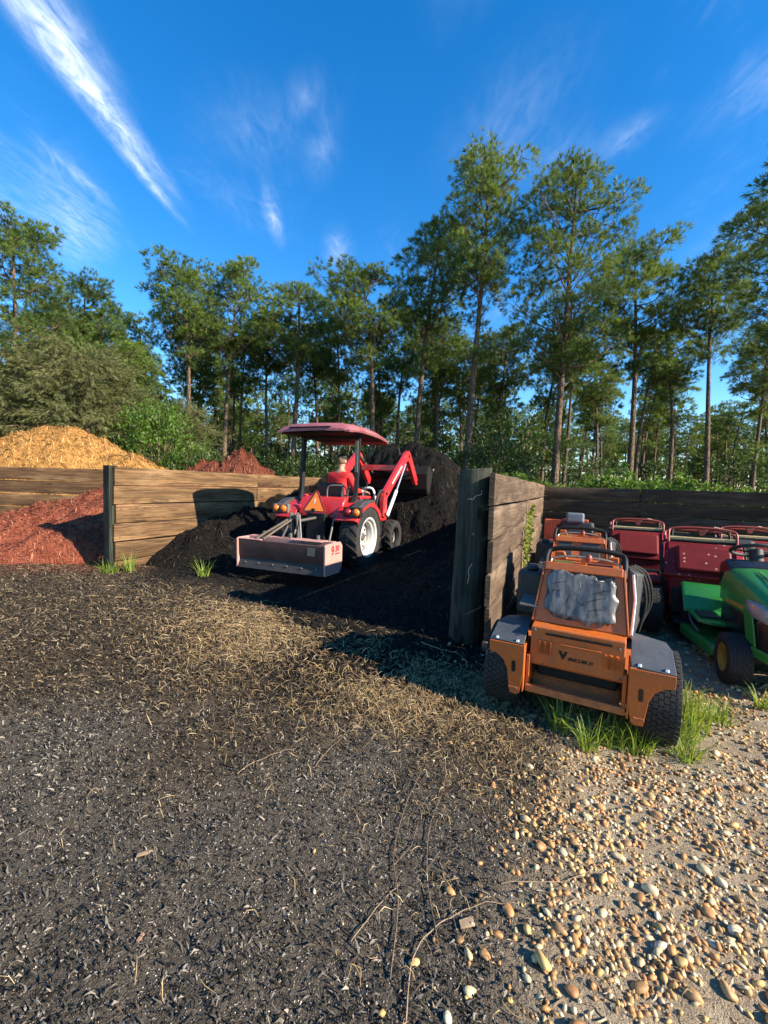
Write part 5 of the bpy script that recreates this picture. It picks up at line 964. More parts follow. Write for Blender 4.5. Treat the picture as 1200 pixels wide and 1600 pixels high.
J = {'pelvis': ((0, 0, 0.09), (0.13, 0.10)), 'waist': ((0, 0.0, 0.24), (0.115, 0.085)), 'chest': ((0, 0.03, 0.42), (0.135, 0.09)), 'collar': ((0, 0.04, 0.545), (0.09, 0.062)), 'neck': ((0, 0.045, 0.61), 0.052), 'jaw': ((0.005, 0.07, 0.685), (0.062, 0.072)), 'skull': ((0.01, 0.06, 0.765), (0.072, 0.088)), 'crown': ((0.01, 0.05, 0.825), (0.045, 0.055))}
E = [('pelvis', 'waist'), ('waist', 'chest'), ('chest', 'collar'), ('collar', 'neck'), ('neck', 'jaw'), ('jaw', 'skull'), ('skull', 'crown')]
for s, t, el, wr in ((-1, 'l', (-0.27, 0.16, 0.26), (-0.13, 0.37, 0.32)), (1, 'r', (0.29, 0.10, 0.25), (0.34, 0.22, 0.24))):
    el, wr = Vector(el), Vector(wr); d = (wr - el).normalized(); hp = wr + d * 0.07
    J.update({'sh' + t: ((s * 0.175, 0.035, 0.50), 0.062), 'el' + t: (tuple(el), 0.043), 'fa' + t: (tuple(el.lerp(wr, 0.35)), 0.042), 'wr' + t: (tuple(wr), 0.027), 'pa' + t: (tuple(hp), (0.038, 0.022))})
    E += [('collar', 'sh' + t), ('sh' + t, 'el' + t), ('el' + t, 'fa' + t), ('fa' + t, 'wr' + t), ('wr' + t, 'pa' + t)]
    side = d.cross(Vector((0, 0, 1))).normalized()
    for i, (off, ln) in enumerate(((-0.030, 0.058), (-0.010, 0.070), (0.010, 0.066), (0.030, 0.050))):
        a = hp + side * off + d * 0.03; k1 = a + d * ln * 0.55 + Vector((0, 0, -0.01)); k2 = k1 + d * ln * 0.25 + Vector((0, 0, -0.032)); J.update({'f%d%sa' % (i, t): (tuple(k1), 0.0095), 'f%d%sb' % (i, t): (tuple(k2), 0.0085)}); E += [('pa' + t, 'f%d%sa' % (i, t)), ('f%d%sa' % (i, t), 'f%d%sb' % (i, t))]
    a = wr + d * 0.03 - side * s * 0.04 + Vector((0, 0, 0.008)); J.update({'t%sa' % t: (tuple(a), 0.012), 't%sb' % t: (tuple(a + d * 0.04 + Vector((0, 0, -0.012))), 0.0095)}); E += [('wr' + t, 't%sa' % t), ('t%sa' % t, 't%sb' % t)]
    kn = Vector((s * 0.15, 0.46, 0.10)); an = Vector((s * 0.16, 0.54, -0.24)); J.update({'hi' + t: ((s * 0.09, 0.04, 0.075), 0.095), 'kn' + t: (tuple(kn), 0.062), 'an' + t: (tuple(an), 0.042), 'to' + t: (tuple(an + Vector((s * 0.02, 0.16, -0.04))), 0.035)}); E += [('pelvis', 'hi' + t), ('hi' + t, 'kn' + t), ('kn' + t, 'an' + t), ('an' + t, 'to' + t)]
body = skinned('body', J, E, 'skin', DR)
grow = lambda k, f: (J[k][0], tuple(x * f for x in (J[k][1] if isinstance(J[k][1], tuple) else (J[k][1],) * 2)))
JS = {k: grow(k, f) for k, f in (('pelvis', 1.30), ('waist', 1.45), ('chest', 1.42), ('collar', 1.45), ('shl', 1.25), ('ell', 1.38), ('fal', 1.25), ('shr', 1.25), ('elr', 1.38), ('far', 1.25))}
JS['nk'] = ((0, 0.045, 0.578), 0.064); JS['wrl_'] = (tuple(Vector(J['fal'][0]).lerp(Vector(J['wrl'][0]), 0.8)), 0.038); JS['wrr_'] = (tuple(Vector(J['far'][0]).lerp(Vector(J['wrr'][0]), 0.8)), 0.038)
skinned('shirt', JS, [('pelvis', 'waist'), ('waist', 'chest'), ('chest', 'collar'), ('collar', 'nk'), ('collar', 'shl'), ('shl', 'ell'), ('ell', 'fal'), ('fal', 'wrl_'), ('collar', 'shr'), ('shr', 'elr'), ('elr', 'far'), ('far', 'wrr_')], 'red_shirt', DR)
JP = {k: grow(k, 1.14) for k in ('pelvis', 'hil', 'knl', 'anl', 'hir', 'knr', 'anr')}; skinned('trousers', JP, [('pelvis', 'hil'), ('hil', 'knl'), ('knl', 'anl'), ('pelvis', 'hir'), ('hir', 'knr'), ('knr', 'anr')], 'dark_trousers', DR)
hd = empty('x') if False else None
Vh, Fh = ico(3); ok = (Vh[:, 1] < 0.45) & (Vh[:, 2] > -0.62); Fk = Fh[ok[Fh].all(1)]; hv = Vh * np.array([0.080, 0.097, 0.105]) * (1 + 0.02 * np.sin(Vh[:, :1] * 40) * np.sin(Vh[:, 2:] * 35)) + np.array([0.01, 0.055, 0.765]); link('hair', np_mesh('hair', hv, Fk, MATS['hair'], smooth=True), DR, rot=(0, 0, 0))
mb = MB(); mb.lathe([(0.0001, 0.075), (0.045, 0.068), (0.078, 0.040), (0.090, 0.0), (0.091, -0.012)], (0.01, 0.06, 0.800), 'z', 24); mb.prism([(-0.065, 0.12), (0.085, 0.12), (0.075, 0.205), (0.01, 0.225), (-0.055, 0.205)], 0.792, 0.800, 'z'); mb.build('cap', 'cap_cloth', DR, 50)
mb = MB(); mb.lathe([(0.0001, 0.012), (0.018, 0.010), (0.026, 0.0), (0.020, -0.010), (0.0001, -0.012)], (0, 0, 0), 'x', 12); [mb.build('ear', 'skin', DR, 60, 0, (0.01 + s * 0.078, 0.055, 0.745), (0, 0, 0)) for s in (-1, 1)]
mb = MB(); mb.tube([(0.01, 0.148, 0.775), (0.01, 0.163, 0.745), (0.01, 0.150, 0.733)], [0.008, 0.013, 0.010], 6); mb.build('nose', 'skin', DR, 60)
for s in (-1, 1): MB().lathe([(0.0001, 0.008), (0.008, 0.005), (0.010, 0)], (0.01 + s * 0.030, 0.138, 0.772), 'y', 8).build('eye', 'eye_dark', DR, 60)
MB().box((0.01, 0.141, 0.704), (0.045, 0.012, 0.008)).build('mouth', plain('lips', (0.30, 0.11, 0.08)), DR, 60, 0.003)
for s in (-1, 1): an = Vector((s * 0.16, 0.54, -0.24)); MB().loft([[(an.x - .045, an.y - .06, an.z - .075), (an.x + .045, an.y - .06, an.z - .075), (an.x + .04, an.y - .05, an.z + .05), (an.x - .04, an.y - .05, an.z + .05)], [(an.x - .045, an.y + .05, an.z - .075), (an.x + .045, an.y + .05, an.z - .075), (an.x + .04, an.y + .05, an.z + .05), (an.x - .04, an.y + .05, an.z + .05)], [(an.x - .045, an.y + .2, an.z - .075), (an.x + .045, an.y + .2, an.z - .075), (an.x + .035, an.y + .19, an.z - .02), (an.x - .035, an.y + .19, an.z - .02)]]).build('boot', 'boot', DR, 40, 0.015)

# ================================================================== MOWERS
paint('mower_orange', (0.46, 0.098, 0.010), 0.40, 0, 0.42, (0.19, 0.085, 0.035), 7, 0.2, 0.12); paint('orange_rust', (0.42, 0.12, 0.03), 0.55, 0, 0.6, (0.08, 0.045, 0.025), 14, 0, 0.3); paint('fender_grey', (0.050, 0.056, 0.064), 0.38, 0, 0.4, (0.13, 0.12, 0.11), 6)
paint('mower_red', (0.14, 0.006, 0.006), 0.55, 0, 0.22, (0.10, 0.03, 0.02), 6, 0, 0.15, 0.06, 0.25); paint('bar_red', (0.26, 0.035, 0.02), 0.35, 0, 0.3, (0.2, 0.1, 0.06), 9); paint('cream', (0.45, 0.34, 0.15), 0.5, 0, 0.25); paint('label_yellow', (0.72, 0.62, 0.12), 0.5, 0, 0.15)
paint('deere_green', (0.022, 0.20, 0.032), 0.28, 0, 0.18, (0.06, 0.10, 0.05), 6, 0.35, 0.08); paint('wheel_yellow', (0.42, 0.25, 0.02), 0.5, 0, 0.55, (0.12, 0.08, 0.04)); paint('glass_black', (0.008, 0.008, 0.009), 0.12, 0, 0.1); paint('lamp_lens', (0.30, 0.28, 0.26), 0.10, 0.3, 0.25, (0.30, 0.24, 0.2), 12); paint('warm_metal', (0.55, 0.42, 0.28), 0.25, 0.8, 0.2)
m, nt, b, out = new_mat('torn_vinyl'); v = coord(nt); n1 = nz(nt, vmap(nt, v, (16, 16, 3.2)), 1.0, 6, 0.65, 0.9); n2 = nz(nt, v, 16, 5, 0.7, 0.5)
c = mixc(nt, mapr(nt, n1, 0.32, 0.70), (0.028, 0.027, 0.026), (0.19, 0.180, 0.168)); c = mixc(nt, mapr(nt, n2, 0.62, 0.72), c, (0.02, 0.018, 0.017)); nt.links.new(c, b.inputs['Base Color']); b.inputs['Roughness'].default_value = 0.38; bump(nt, b, n1, 0.35, 0.012)
m, nt, b, out = new_mat('specked_red'); v = coord(nt); vo = nt.nodes.new('ShaderNodeTexVoronoi'); vo.inputs['Scale'].default_value = 15; vo.inputs['Randomness'].default_value = 0.8; nt.links.new(v, vo.inputs['Vector']); n1 = nz(nt, v, 7, 5)
c = mixc(nt, mapr(nt, n1, 0.3, 0.7), (0.11, 0.005, 0.006), (0.16, 0.008, 0.008)); c = mixc(nt, mapr(nt, vo.outputs['Distance'], 0.13, 0.17, 0.75, 0), c, (0.45, 0.30, 0.22)); nt.links.new(c, b.inputs['Base Color']); b.inputs['Roughness'].default_value = 0.55; b.inputs['Specular IOR Level'].default_value = 0.25

def loop_bar(mb, w, z0, z1, y0, y1, r, n=8):
    """an upside-down U of tube"""
    mb.tube(arc([(-w, y0, z0), (-w, y0 * 0.5 + y1 * 0.5, z0 * 0.35 + z1 * 0.65), (-w * 0.93, y1, z1 - 0.012), (-w * 0.55, y1, z1 + 0.008), (0, y1, z1 + 0.012), (w * 0.55, y1, z1 + 0.008), (w * 0.93, y1, z1 - 0.012), (w, y0 * 0.5 + y1 * 0.5, z0 * 0.35 + z1 * 0.65), (w, y0, z0)], 4), r, n)
def plate_slots(mb, cx, cz, n, pitch, w, h, y):
    for k in range(n):
        x = cx + (k - (n - 1) / 2) * pitch; mb.add([(x - w / 2, y, cz - h / 2), (x + w / 2, y - 0.018, cz - h / 2 + 0.006), (x + w / 2, y - 0.018, cz + h / 2 - 0.006), (x - w / 2, y, cz + h / 2), (x + w / 2, y + 0.004, cz - h / 2), (x + w / 2, y + 0.004, cz + h / 2)], [(0, 1, 2, 3), (1, 4, 5, 2), (0, 4, 1), (3, 2, 5)])
def standon(name, label, pos, ang, cat='mower', detail=True, group='stand-on mowers parked in the right bin'):
    T = empty(name, (pos[0], pos[1], 0), ang); tag(T, label, cat, group); LE = R(-20)
    for s in (-1, 1):
        wheel('rear_wheel', T, (s * 0.482, 0.16, 0.255), 0.262, 0.225, 0.13, s, 'black_steel', 46, False); wheel('caster_wheel', T, (s * 0.42, 1.18, 0.14), 0.14, 0.12, 0.07, s, 'black_steel', 26, False)
    mb = MB(); mb.box((0, 0.62, 0.17), (1.12, 0.72, 0.13)); mb.build('cutting_deck', 'mower_orange', T, None, 0.03); mb = MB(); mb.box((0, 0.36, 0.38), (0.50, 0.62, 0.26)); mb.box((0, 0.75, 0.34), (0.24, 0.9, 0.09)); mb.build('chassis', 'black_steel', T, None, 0.01)
    mb = MB(); mb.box((0, 0.62, 0.60), (0.46, 0.42, 0.30)); mb.cyl((0, 0.62, 0.74), (0, 0.62, 0.86), 0.17, 0.15, n=20); mb.cyl((-0.05, 0.9, 0.62), (0.16, 0.92, 0.62), 0.07); mb.build('engine', 'black_steel', T, 35, 0.02)
    # lower rear body: closed face with louvres over an open bumper frame
    mb = MB(); mb.prism([(-0.045, 0.345), (-0.055, 0.36), (-0.045, 0.585), (0.05, 0.60), (0.32, 0.60), (0.32, 0.345)], -0.285, 0.285); lo = mb.build('rear_body', 'mower_orange', T, None, 0.008)
    [(lambda mb: (plate_slots(mb, xl, zl, 1, 0.035, 0.022, 0.085, -0.052), mb.build('louvre', 'mower_orange', lo, None)))(MB()) for xl, zl in ((-0.23, 0.465), (-0.195, 0.465), (-0.16, 0.465), (0.17, 0.455), (0.205, 0.455), (0.24, 0.455))]
    mb = MB(); mb.box((0.01, -0.052, 0.552), (0.40, 0.012, 0.012)); mb.build('slot', 'glass_black', lo, None); mb = MB(); mb.box((0.03, -0.060, 0.505), (0.24, 0.012, 0.007)); mb.build('seam', 'mower_orange', lo, None, 0.002)
    for bx, bz in ((-0.26, 0.565), (0.25, 0.54), (-0.2, 0.36), (0.26, 0.37)): MB().lathe([(0.0001, -0.008), (0.008, -0.006), (0.010, 0)], (bx, -0.051, bz), 'y', 8).build('bolt', 'grey_metal', lo, 40)
    mb = MB(); mb.box((0, -0.075, 0.205), (0.60, 0.035, 0.045)); mb.build('bumper', 'orange_rust', T, None, 0.006)
    for s in (-1, 1): mb = MB(); mb.box((s * 0.29, -0.03, 0.30), (0.022, 0.10, 0.22)); mb.build('bumper_side', 'mower_orange', T, None, 0.004)
    mb = MB(); mb.prism([(0.0, 0.20), (0.22, 0.34), (0.24, 0.34), (0.02, 0.185)], -0.27, 0.27); mb.build('platform_flap', 'orange_rust', T, None, 0.003); mb = MB(); mb.box((0, 0.10, 0.27), (0.55, 0.02, 0.15)); mb.build('inner_plate', 'black_steel', T, None)
    # fenders
    for s in (-1, 1):
        mb = MB(); mb.loft([[(s * 0.315, -0.115, 0.475), (s * 0.545, -0.115, 0.475), (s * 0.545, -0.115, 0.482), (s * 0.315, -0.115, 0.482)], [(s * 0.315, 0.06, 0.565), (s * 0.535, 0.05, 0.548), (s * 0.535, 0.05, 0.555), (s * 0.315, 0.06, 0.572)], [(s * 0.315, 0.26, 0.56), (s * 0.52, 0.26, 0.53), (s * 0.52, 0.26, 0.537), (s * 0.315, 0.26, 0.567)]]); fe = mb.build('fender', 'fender_grey', T, 30, 0.003)
        for bx, by in ((0.36, -0.10), (0.50, -0.10)): MB().lathe([(0.0001, 0.016), (0.010, 0.012), (0.013, 0.0)], (s * bx, by, 0.486), 'z', 10).build('bolt', 'chrome_rod', fe, 40)
        po = [(0.31, 0.472), (0.545, 0.472), (0.545, 0.405), (0.49, 0.392), (0.445, 0.36), (0.418, 0.31), (0.405, 0.22), (0.395, 0.165), (0.35, 0.16), (0.33, 0.175), (0.31, 0.30)]
        mb = MB(); mb.prism([(s * a, z) for a, z in po], -0.122, -0.112, 'y'); br = mb.build('fender_bracket', 'mower_orange', T, None, 0.002)
        mb = MB(); mb.prism([(s * 0.375 + 0.014 * math.cos(g), 0.335 + 0.022 * (1 if math.sin(g) > 0 else -1) + 0.014 * math.sin(g)) for g in [i * math.pi / 6 for i in range(12)]], -0.1235, -0.12, 'y'); mb.build('slot', 'glass_black', br, None)
        mb = MB(); mb.box((s * 0.312, -0.02, 0.33), (0.010, 0.20, 0.29)); mb.build('bracket_side', 'mower_orange', T, None, 0.002); mb = MB(); mb.box((s * 0.372, -0.124, 0.20), (0.06, 0.008, 0.014)); mb.build('scuff_plate', 'orange_rust', br, None, 0.002)
    # leaning tower with torn knee cushion
    TW = MB(); TW.at((0, 0.03, 0.60), (LE, 0, 0)); TW.prism([(-0.29, 0.0), (0.29, 0.0), (0.245, 0.36), (-0.245, 0.36)], 0.0, 0.05, 'y'); TW.prism([(-0.245, 0.33), (0.245, 0.33), (0.245, 0.385), (-0.245, 0.385)], -0.02, 0.05, 'y'); tw = TW.build('tower_panel', 'mower_orange', T, None, 0.006)
    for s in (-1, 1): mb = MB(); mb.at((0, 0.03, 0.60), (LE, 0, 0)); mb.prism([(s * 0.29, 0.0), (s * 0.30, 0.0), (s * 0.255, 0.385), (s * 0.245, 0.36)], -0.012, 0.22, 'y'); mb.build('tower_side', 'mower_orange', T, None, 0.003)
    mb = MB(); mb.at((0, 0.03, 0.60), (LE, 0, 0)); mb.prism([(-0.17, 0.025), (0.15, 0.025), (0.14, 0.06), (-0.18, 0.06)], -0.006, 0, 'y'); mb.build('panel_lip', 'mower_orange', tw, None, 0.003)
    for x0, x1 in ((-0.205, -0.075), (0.03, 0.20)): mb = MB(); mb.at((0, 0.03, 0.60), (LE, 0, 0)); mb.prism([(x0, 0.20), (x1, 0.20), (x1, 0.330), (x0, 0.336)], -0.006, 0, 'y'); mb.build('pad_backing', 'dark_grey_plastic', tw, None, 0.002)
    if detail:
        nx, nzv = 46, 38; r = np.random.default_rng(4); gx, gy = np.meshgrid(np.linspace(-1, 1, nx), np.linspace(-1, 1, nzv)); th = np.arctan2(gy, gx); rad = 1 + 0.030 * np.sin(9 * th + 1) + 0.010 * np.sin(17 * th) + 0.03 * np.sin(5 * th + 2)
        px_ = gx * 0.218 * (1 + (rad - 1) * np.abs(gx)); pz_ = 0.185 + gy * 0.150 * (1 + (rad - 1) * 1.3 * np.abs(gy)) - 0.012 * gx; px_ = px_ * (1 - 0.10 * (gy > 0.75) * r.uniform(0, 1, gx.shape)); pz_ = pz_ - 0.028 * ((gy > 0.94) * (np.sin(gx * 14) > 0.1)) - 0.02 * np.exp(-((gx - 0.55) / 0.25) ** 2) * (gy > 0.8) + 0.012 * (gy < -0.95) * np.sin(gx * 19)
        corner = np.clip(np.abs(gx) + np.abs(gy) - 1.72, 0, 1); px_ = px_ * (1 - 0.45 * corner); pz_ = 0.185 + (pz_ - 0.185) * (1 - 0.45 * corner)
        edge = np.clip((1 - np.maximum(np.abs(gx), np.abs(gy))) * 7, 0, 1); yy_ = -0.010 - 0.016 * np.sqrt(edge) - 0.010 * (fbm(px_ * 1.0 + 3, pz_ * 0.25, 22, 2, 8) - 0.5)
        co, si = math.cos(LE), math.sin(LE); V = np.stack([px_, yy_ * co - pz_ * si + 0.03, yy_ * si + pz_ * co + 0.60], -1).reshape(-1, 3)
        kp = link('knee_pad', np_mesh('knee_pad', V, grid_faces(nx, nzv), MATS['torn_vinyl'], smooth=True), T)
        rk = random.Random(3); foam = [(0.207 * math.copysign(abs(math.cos(g)) ** 0.5, math.cos(g)) * (1.02 + rk.uniform(0, .07)), 0.185 + 0.142 * math.copysign(abs(math.sin(g)) ** 0.5, math.sin(g)) * (1.02 + rk.uniform(0, .09))) for g in [k * 2 * math.pi / 72 for k in range(72)]]
        mb = MB(); mb.at((0, 0.03, 0.60), (LE, 0, 0)); mb.prism(foam, -0.010, -0.004, 'y'); mb.build('torn_foam', 'seat_vinyl', T, None)
        for (ax, az, bx, bz) in ((-0.19, 0.235, -0.09, 0.265), (-0.195, 0.19, -0.13, 0.205), (0.02, 0.145, 0.16, 0.195), (0.05, 0.10, 0.15, 0.125), (-0.01, 0.27, 0.0, 0.22), (0.06, 0.20, 0.18, 0.245)):
            mb = MB(); mb.at((0, 0.03, 0.60), (LE, 0, 0)); mb.tube([(ax, -0.043, az), ((ax + bx) / 2, -0.045, (az + bz) / 2 + 0.003), (bx, -0.043, bz)], [0.001, 0.0022, 0.001], 4); mb.build('pad_split', 'glass_black', tw, 40)
    # handles and dash
    mb = MB(); loop_bar(mb, 0.255, 0.90, 1.035, 0.20, 0.30, 0.017); mb.build('handle', 'black_steel', T, 50)
    mb = MB(); loop_bar(mb, 0.225, 0.90, 0.985, 0.24, 0.27, 0.008); mb.build('control_bar', 'warm_metal', T, 50)
    mb = MB(); mb.box((0, 0.33, 0.925), (0.50, 0.14, 0.05)); mb.prism([(-0.215, 0.93), (0.215, 0.93), (0.215, 1.0), (0.15, 1.0), (0.12, 0.965), (-0.13, 0.965), (-0.15, 1.01), (-0.215, 1.01)], 0.36, 0.40, 'y'); mb.box((0.0, 0.21, 0.955), (0.035, 0.03, 0.10)); mb.build('dash', 'mower_orange', T, None, 0.006)
    mb = MB(); mb.box((-0.135, 0.262, 0.952), (0.12, 0.006, 0.022)); mb.box((-0.135, 0.256, 0.925), (0.12, 0.006, 0.010)); mb.build('warning_label', 'label_yellow', T, None); mb = MB(); mb.box((0.1, 0.258, 0.945), (0.16, 0.012, 0.035)); mb.build('dash_panel', 'dark_grey_plastic', T, None, 0.003)
    mb = MB(); mb.lathe([(0.0001, 0.03), (0.018, 0.02), (0.022, 0), (0.014, -0.02), (0.0001, -0.024)], (0.03, 0.2, 1.0), 'z', 10); mb.build('knob', 'bar_red', T, 50)
    # side bulk: tank, hood panels
    mb = MB(); mb.box((-0.36, 0.42, 0.72), (0.19, 0.40, 0.30)); mb.cyl((-0.36, 0.3, 0.86), (-0.36, 0.3, 0.91), 0.045); mb.build('fuel_tank', 'seat_vinyl', T, 35, 0.03); mb = MB(); mb.box((-0.33, 0.12, 0.70), (0.13, 0.16, 0.012), (0.25, 0, 0)); mb.build('step_plate', 'grey_metal', T, None, 0.003)
    mb = MB(); rings = []
    for k in range(7):
        g = k / 6; rings.append([(0.29 + 0.01 * g, 0.20 + 0.42 * g, 0.55), (0.33 + 0.05 * g, 0.20 + 0.42 * g, 0.55), (0.33 + 0.05 * math.sin(g * 3), 0.22 + 0.42 * g, 0.93 - 0.16 * g * g), (0.28, 0.22 + 0.42 * g, 0.96 - 0.16 * g * g)])
    mb.loft(rings).build('engine_shroud', 'dark_grey_plastic', T, 40, 0.006); mb = MB(); mb.tube([(0.315, 0.18, 0.55), (0.325, 0.19, 0.78), (0.305, 0.21, 0.93)], 0.008, 6); mb.build('strut', 'white_paint', T, 40)
    for k in range(3): mb = MB(); mb.tube(arc([(0.27 + k * 0.02, 0.30 + k * 0.05, 0.96), (0.36 + k * 0.02, 0.34 + k * 0.05, 0.90), (0.40 + k * 0.02, 0.40 + k * 0.05, 0.72), (0.37, 0.46 + k * 0.05, 0.52)], 5), 0.009, 6); mb.build('hose', 'rubber', T, 50)
    return T
MA = -math.atan2(0.49, 0.872)
M1 = standon('stand_on_mower', 'orange stand-on mower with torn grey knee pad, nearest to the camera', (1.165, 2.45), MA); M1.scale = (0.885, 0.97, 0.985)
text_part('V', 0.062, 'glass_black', M1, (-0.075, -0.0535, 0.437), (R(90), 0, 0), 'lettering', 0.0, 0.0006, bold=0.004, sx=1.15); text_part('ERSCUER 21', 0.026, 'glass_black', M1, (0.032, -0.0535, 0.423), (R(90), 0, 0), 'lettering', 0.25, 0.0006, bold=0.0012, sx=1.1)
for (a, b_) in (((0.05, -0.10, 0.40), (0.10, -0.115, 0.30)), ((0.10, -0.115, 0.30), (0.10, -0.12, 0.10))): pass
M2 = standon('stand_on_mower', 'second orange stand-on mower, directly behind the nearest one', (1.88, 4.02), -math.atan2(0.42, 0.91), detail=False); M2.scale = (0.9, 1, 0.985)
# orange mower with a grey headrest, furthest in the row
def ridemower(label, pos, ang):
    T = empty('riding_mower', (pos[0], pos[1], 0), ang); tag(T, label, 'mower', 'mowers parked in the right bin')
    for s in (-1, 1): wheel('rear_wheel', T, (s * 0.42, 0, 0.25), 0.255, 0.2, 0.12, s, 'black_steel', 40, False); wheel('front_wheel', T, (s * 0.40, 1.05, 0.14), 0.14, 0.11, 0.07, s, 'black_steel', 24, False)
    mb = MB(); mb.box((0, 0.4, 0.36), (0.56, 1.3, 0.14)); mb.box((0, 0.62, 0.17), (1.1, 0.6, 0.12)); mb.build('frame', 'black_steel', T, None, 0.01); mb = MB(); mb.box((0, -0.16, 0.58), (0.62, 0.42, 0.30)); mb.build('engine_cover', 'tractor_red', T, None, 0.03)
    mb = MB(); mb.prism([(-0.36, 0.60), (-0.20, 0.60), (-0.20, 0.93), (-0.13, 0.95), (-0.13, 1.0), (-0.36, 1.0)], -0.02, 0.06, 'y'); mb.prism([(-0.13, 0.94), (0.20, 0.94), (0.20, 1.02), (-0.13, 1.02)], -0.02, 0.04, 'y'); mb.build('seat_frame', 'bar_orange', T, None, 0.01)
    mb = MB(); mb.box((0.06, 0.18, 0.62), (0.44, 0.42, 0.12)); mb.box((0.06, -0.04, 0.80), (0.42, 0.10, 0.38), (-0.12, 0, 0)); mb.build('seat', 'seat_vinyl', T, None, 0.04, seg=3); mb = MB(); mb.box((0.03, -0.06, 1.04), (0.23, 0.09, 0.14), (-0.1, 0, 0)); mb.build('headrest', 'fender_light', T, None, 0.03, seg=3)
    for s in (-1, 1): mb = MB(); mb.tube(arc([(s * 0.30, 0.35, 0.5), (s * 0.30, 0.38, 0.85), (s * 0.2, 0.42, 0.95), (s * 0.05, 0.45, 0.95)], 4), 0.014, 6); mb.build('steering_lever', 'black_steel', T, 50)
    return T
paint('bar_orange', (0.58, 0.085, 0.025), 0.4, 0, 0.25); paint('fender_light', (0.13, 0.15, 0.17), 0.4, 0, 0.3)
ridemower('orange-red riding mower with grey headrest in the corner of the bin', (2.62, 5.85), -math.atan2(0.406, 0.914))

def redmower(label, pos, ang, spec=False, k=1.0, bar='bar_red', body='mower_red'):
    T = empty('stand_on_mower', (pos[0], pos[1], 0), ang); tag(T, label, 'mower', 'red stand-on mowers parked in the right bin'); LE = R(-34)
    for s in (-1, 1): wheel('rear_wheel', T, (s * 0.42, 0.10, 0.235), 0.24, 0.2, 0.12, s, 'black_steel', 40, False); wheel('caster_wheel', T, (s * 0.40, 1.1, 0.13), 0.13, 0.11, 0.06, s, 'black_steel', 24, False)
    mb = MB(); mb.box((0, 0.60, 0.17), (1.12, 0.66, 0.12)); mb.build('cutting_deck', body, T, None, 0.03); mb = MB(); mb.box((0, 0.45, 0.36), (0.52, 0.9, 0.26)); mb.box((0, 0.70, 0.60), (0.44, 0.45, 0.28)); mb.build('engine', 'black_steel', T, None, 0.02)
    mb = MB(); mb.box((0, -0.10, 0.20), (0.50, 0.24, 0.03)); mb.build('platform', 'black_steel', T, None, 0.006); mb = MB(); mb.prism([(0.0, 0.30), (0.03, 0.62), (0.30, 0.62), (0.30, 0.30)], -0.27, 0.27); mb.build('rear_body', body, T, None, 0.012)
    mb = MB(); mb.at((0, 0.0, 0.60), (LE, 0, 0)); mb.prism([(-0.33, 0.0), (0.33, 0.0), (0.31, 0.40), (-0.31, 0.40)], 0.0, 0.07, 'y'); pn = mb.build('knee_panel', 'specked_red' if spec else body, T, 40, 0.034, seg=4); mb = MB(); mb.at((0, 0.0, 0.60), (LE, 0, 0)); mb.box((0, -0.014, 0.20), (0.44, 0.05, 0.28)); mb.build('knee_cushion', 'specked_red' if spec else body, T, 40, 0.024, seg=4)
    mb = MB(); mb.at((0, 0.0, 0.60), (LE, 0, 0)); mb.prism([(0.25, 0.04), (0.325, 0.03), (0.31, 0.395), (0.26, 0.395)], -0.010, 0.0, 'y'); mb.build('lit_panel_edge', 'tractor_red', pn, None, 0.004)  # brighter red strip paints the sunlit right edge
    mb = MB(); mb.at((0, 0.0, 0.60), (LE, 0, 0)); mb.tube(arc([(-0.34, 0.035, 0.05), (-0.335, 0.035, 0.30), (-0.30, 0.035, 0.415), (0, 0.035, 0.425), (0.30, 0.035, 0.415), (0.335, 0.035, 0.30), (0.34, 0.035, 0.05)], 4), 0.014, 8); mb.build('trim', 'black_steel', T, 50)
    mb = MB(); mb.box((0, 0.30, 0.955), (0.56, 0.08, 0.03)); mb.build('dash', 'cream', T, None, 0.006)
    for j, (w, z, y) in enumerate(((0.28, 1.06, 0.30), (0.24, 1.045, 0.38), (0.30, 1.02, 0.44))): mb = MB(); loop_bar(mb, w, 0.92, z, y - 0.06, y, 0.011); mb.build('handle', bar if j != 1 else 'black_steel', T, 50)
    mb = MB(); mb.prism([(-0.03, 1.05), (0.05, 1.06), (0.02, 1.0), (-0.01, 0.99)], 0.28, 0.31, 'y'); mb.build('lever', 'bar_red', T, None, 0.003)
    mb = MB(); mb.tube([(0.12, 0.42, 1.08), (0.26, 0.46, 1.05), (0.30, 0.5, 0.95)], 0.005, 5); mb.build('cable', 'dry_stem', T, 50)
    mb = MB(); mb.box((-0.42, 0.30, 0.52), (0.16, 0.5, 0.05), (0.0, 0, 0)); mb.box((0.42, 0.30, 0.52), (0.16, 0.5, 0.05)); mb.build('fender', body, T, None, 0.015)
    T.scale = (k, k, k); return T
redmower('dark red stand-on mower with cream dash, left of the two red panels', (3.14, 5.16), -math.atan2(0.43, 0.90))
redmower('red stand-on mower with specked panel, behind the green mower', (3.10, 4.02), -math.atan2(0.46, 0.89), True)
redmower('stand-on mower with orange-red handlebars at the right edge behind the steering wheel', (4.16, 4.66), -math.atan2(0.40, 0.91), False, 0.98)

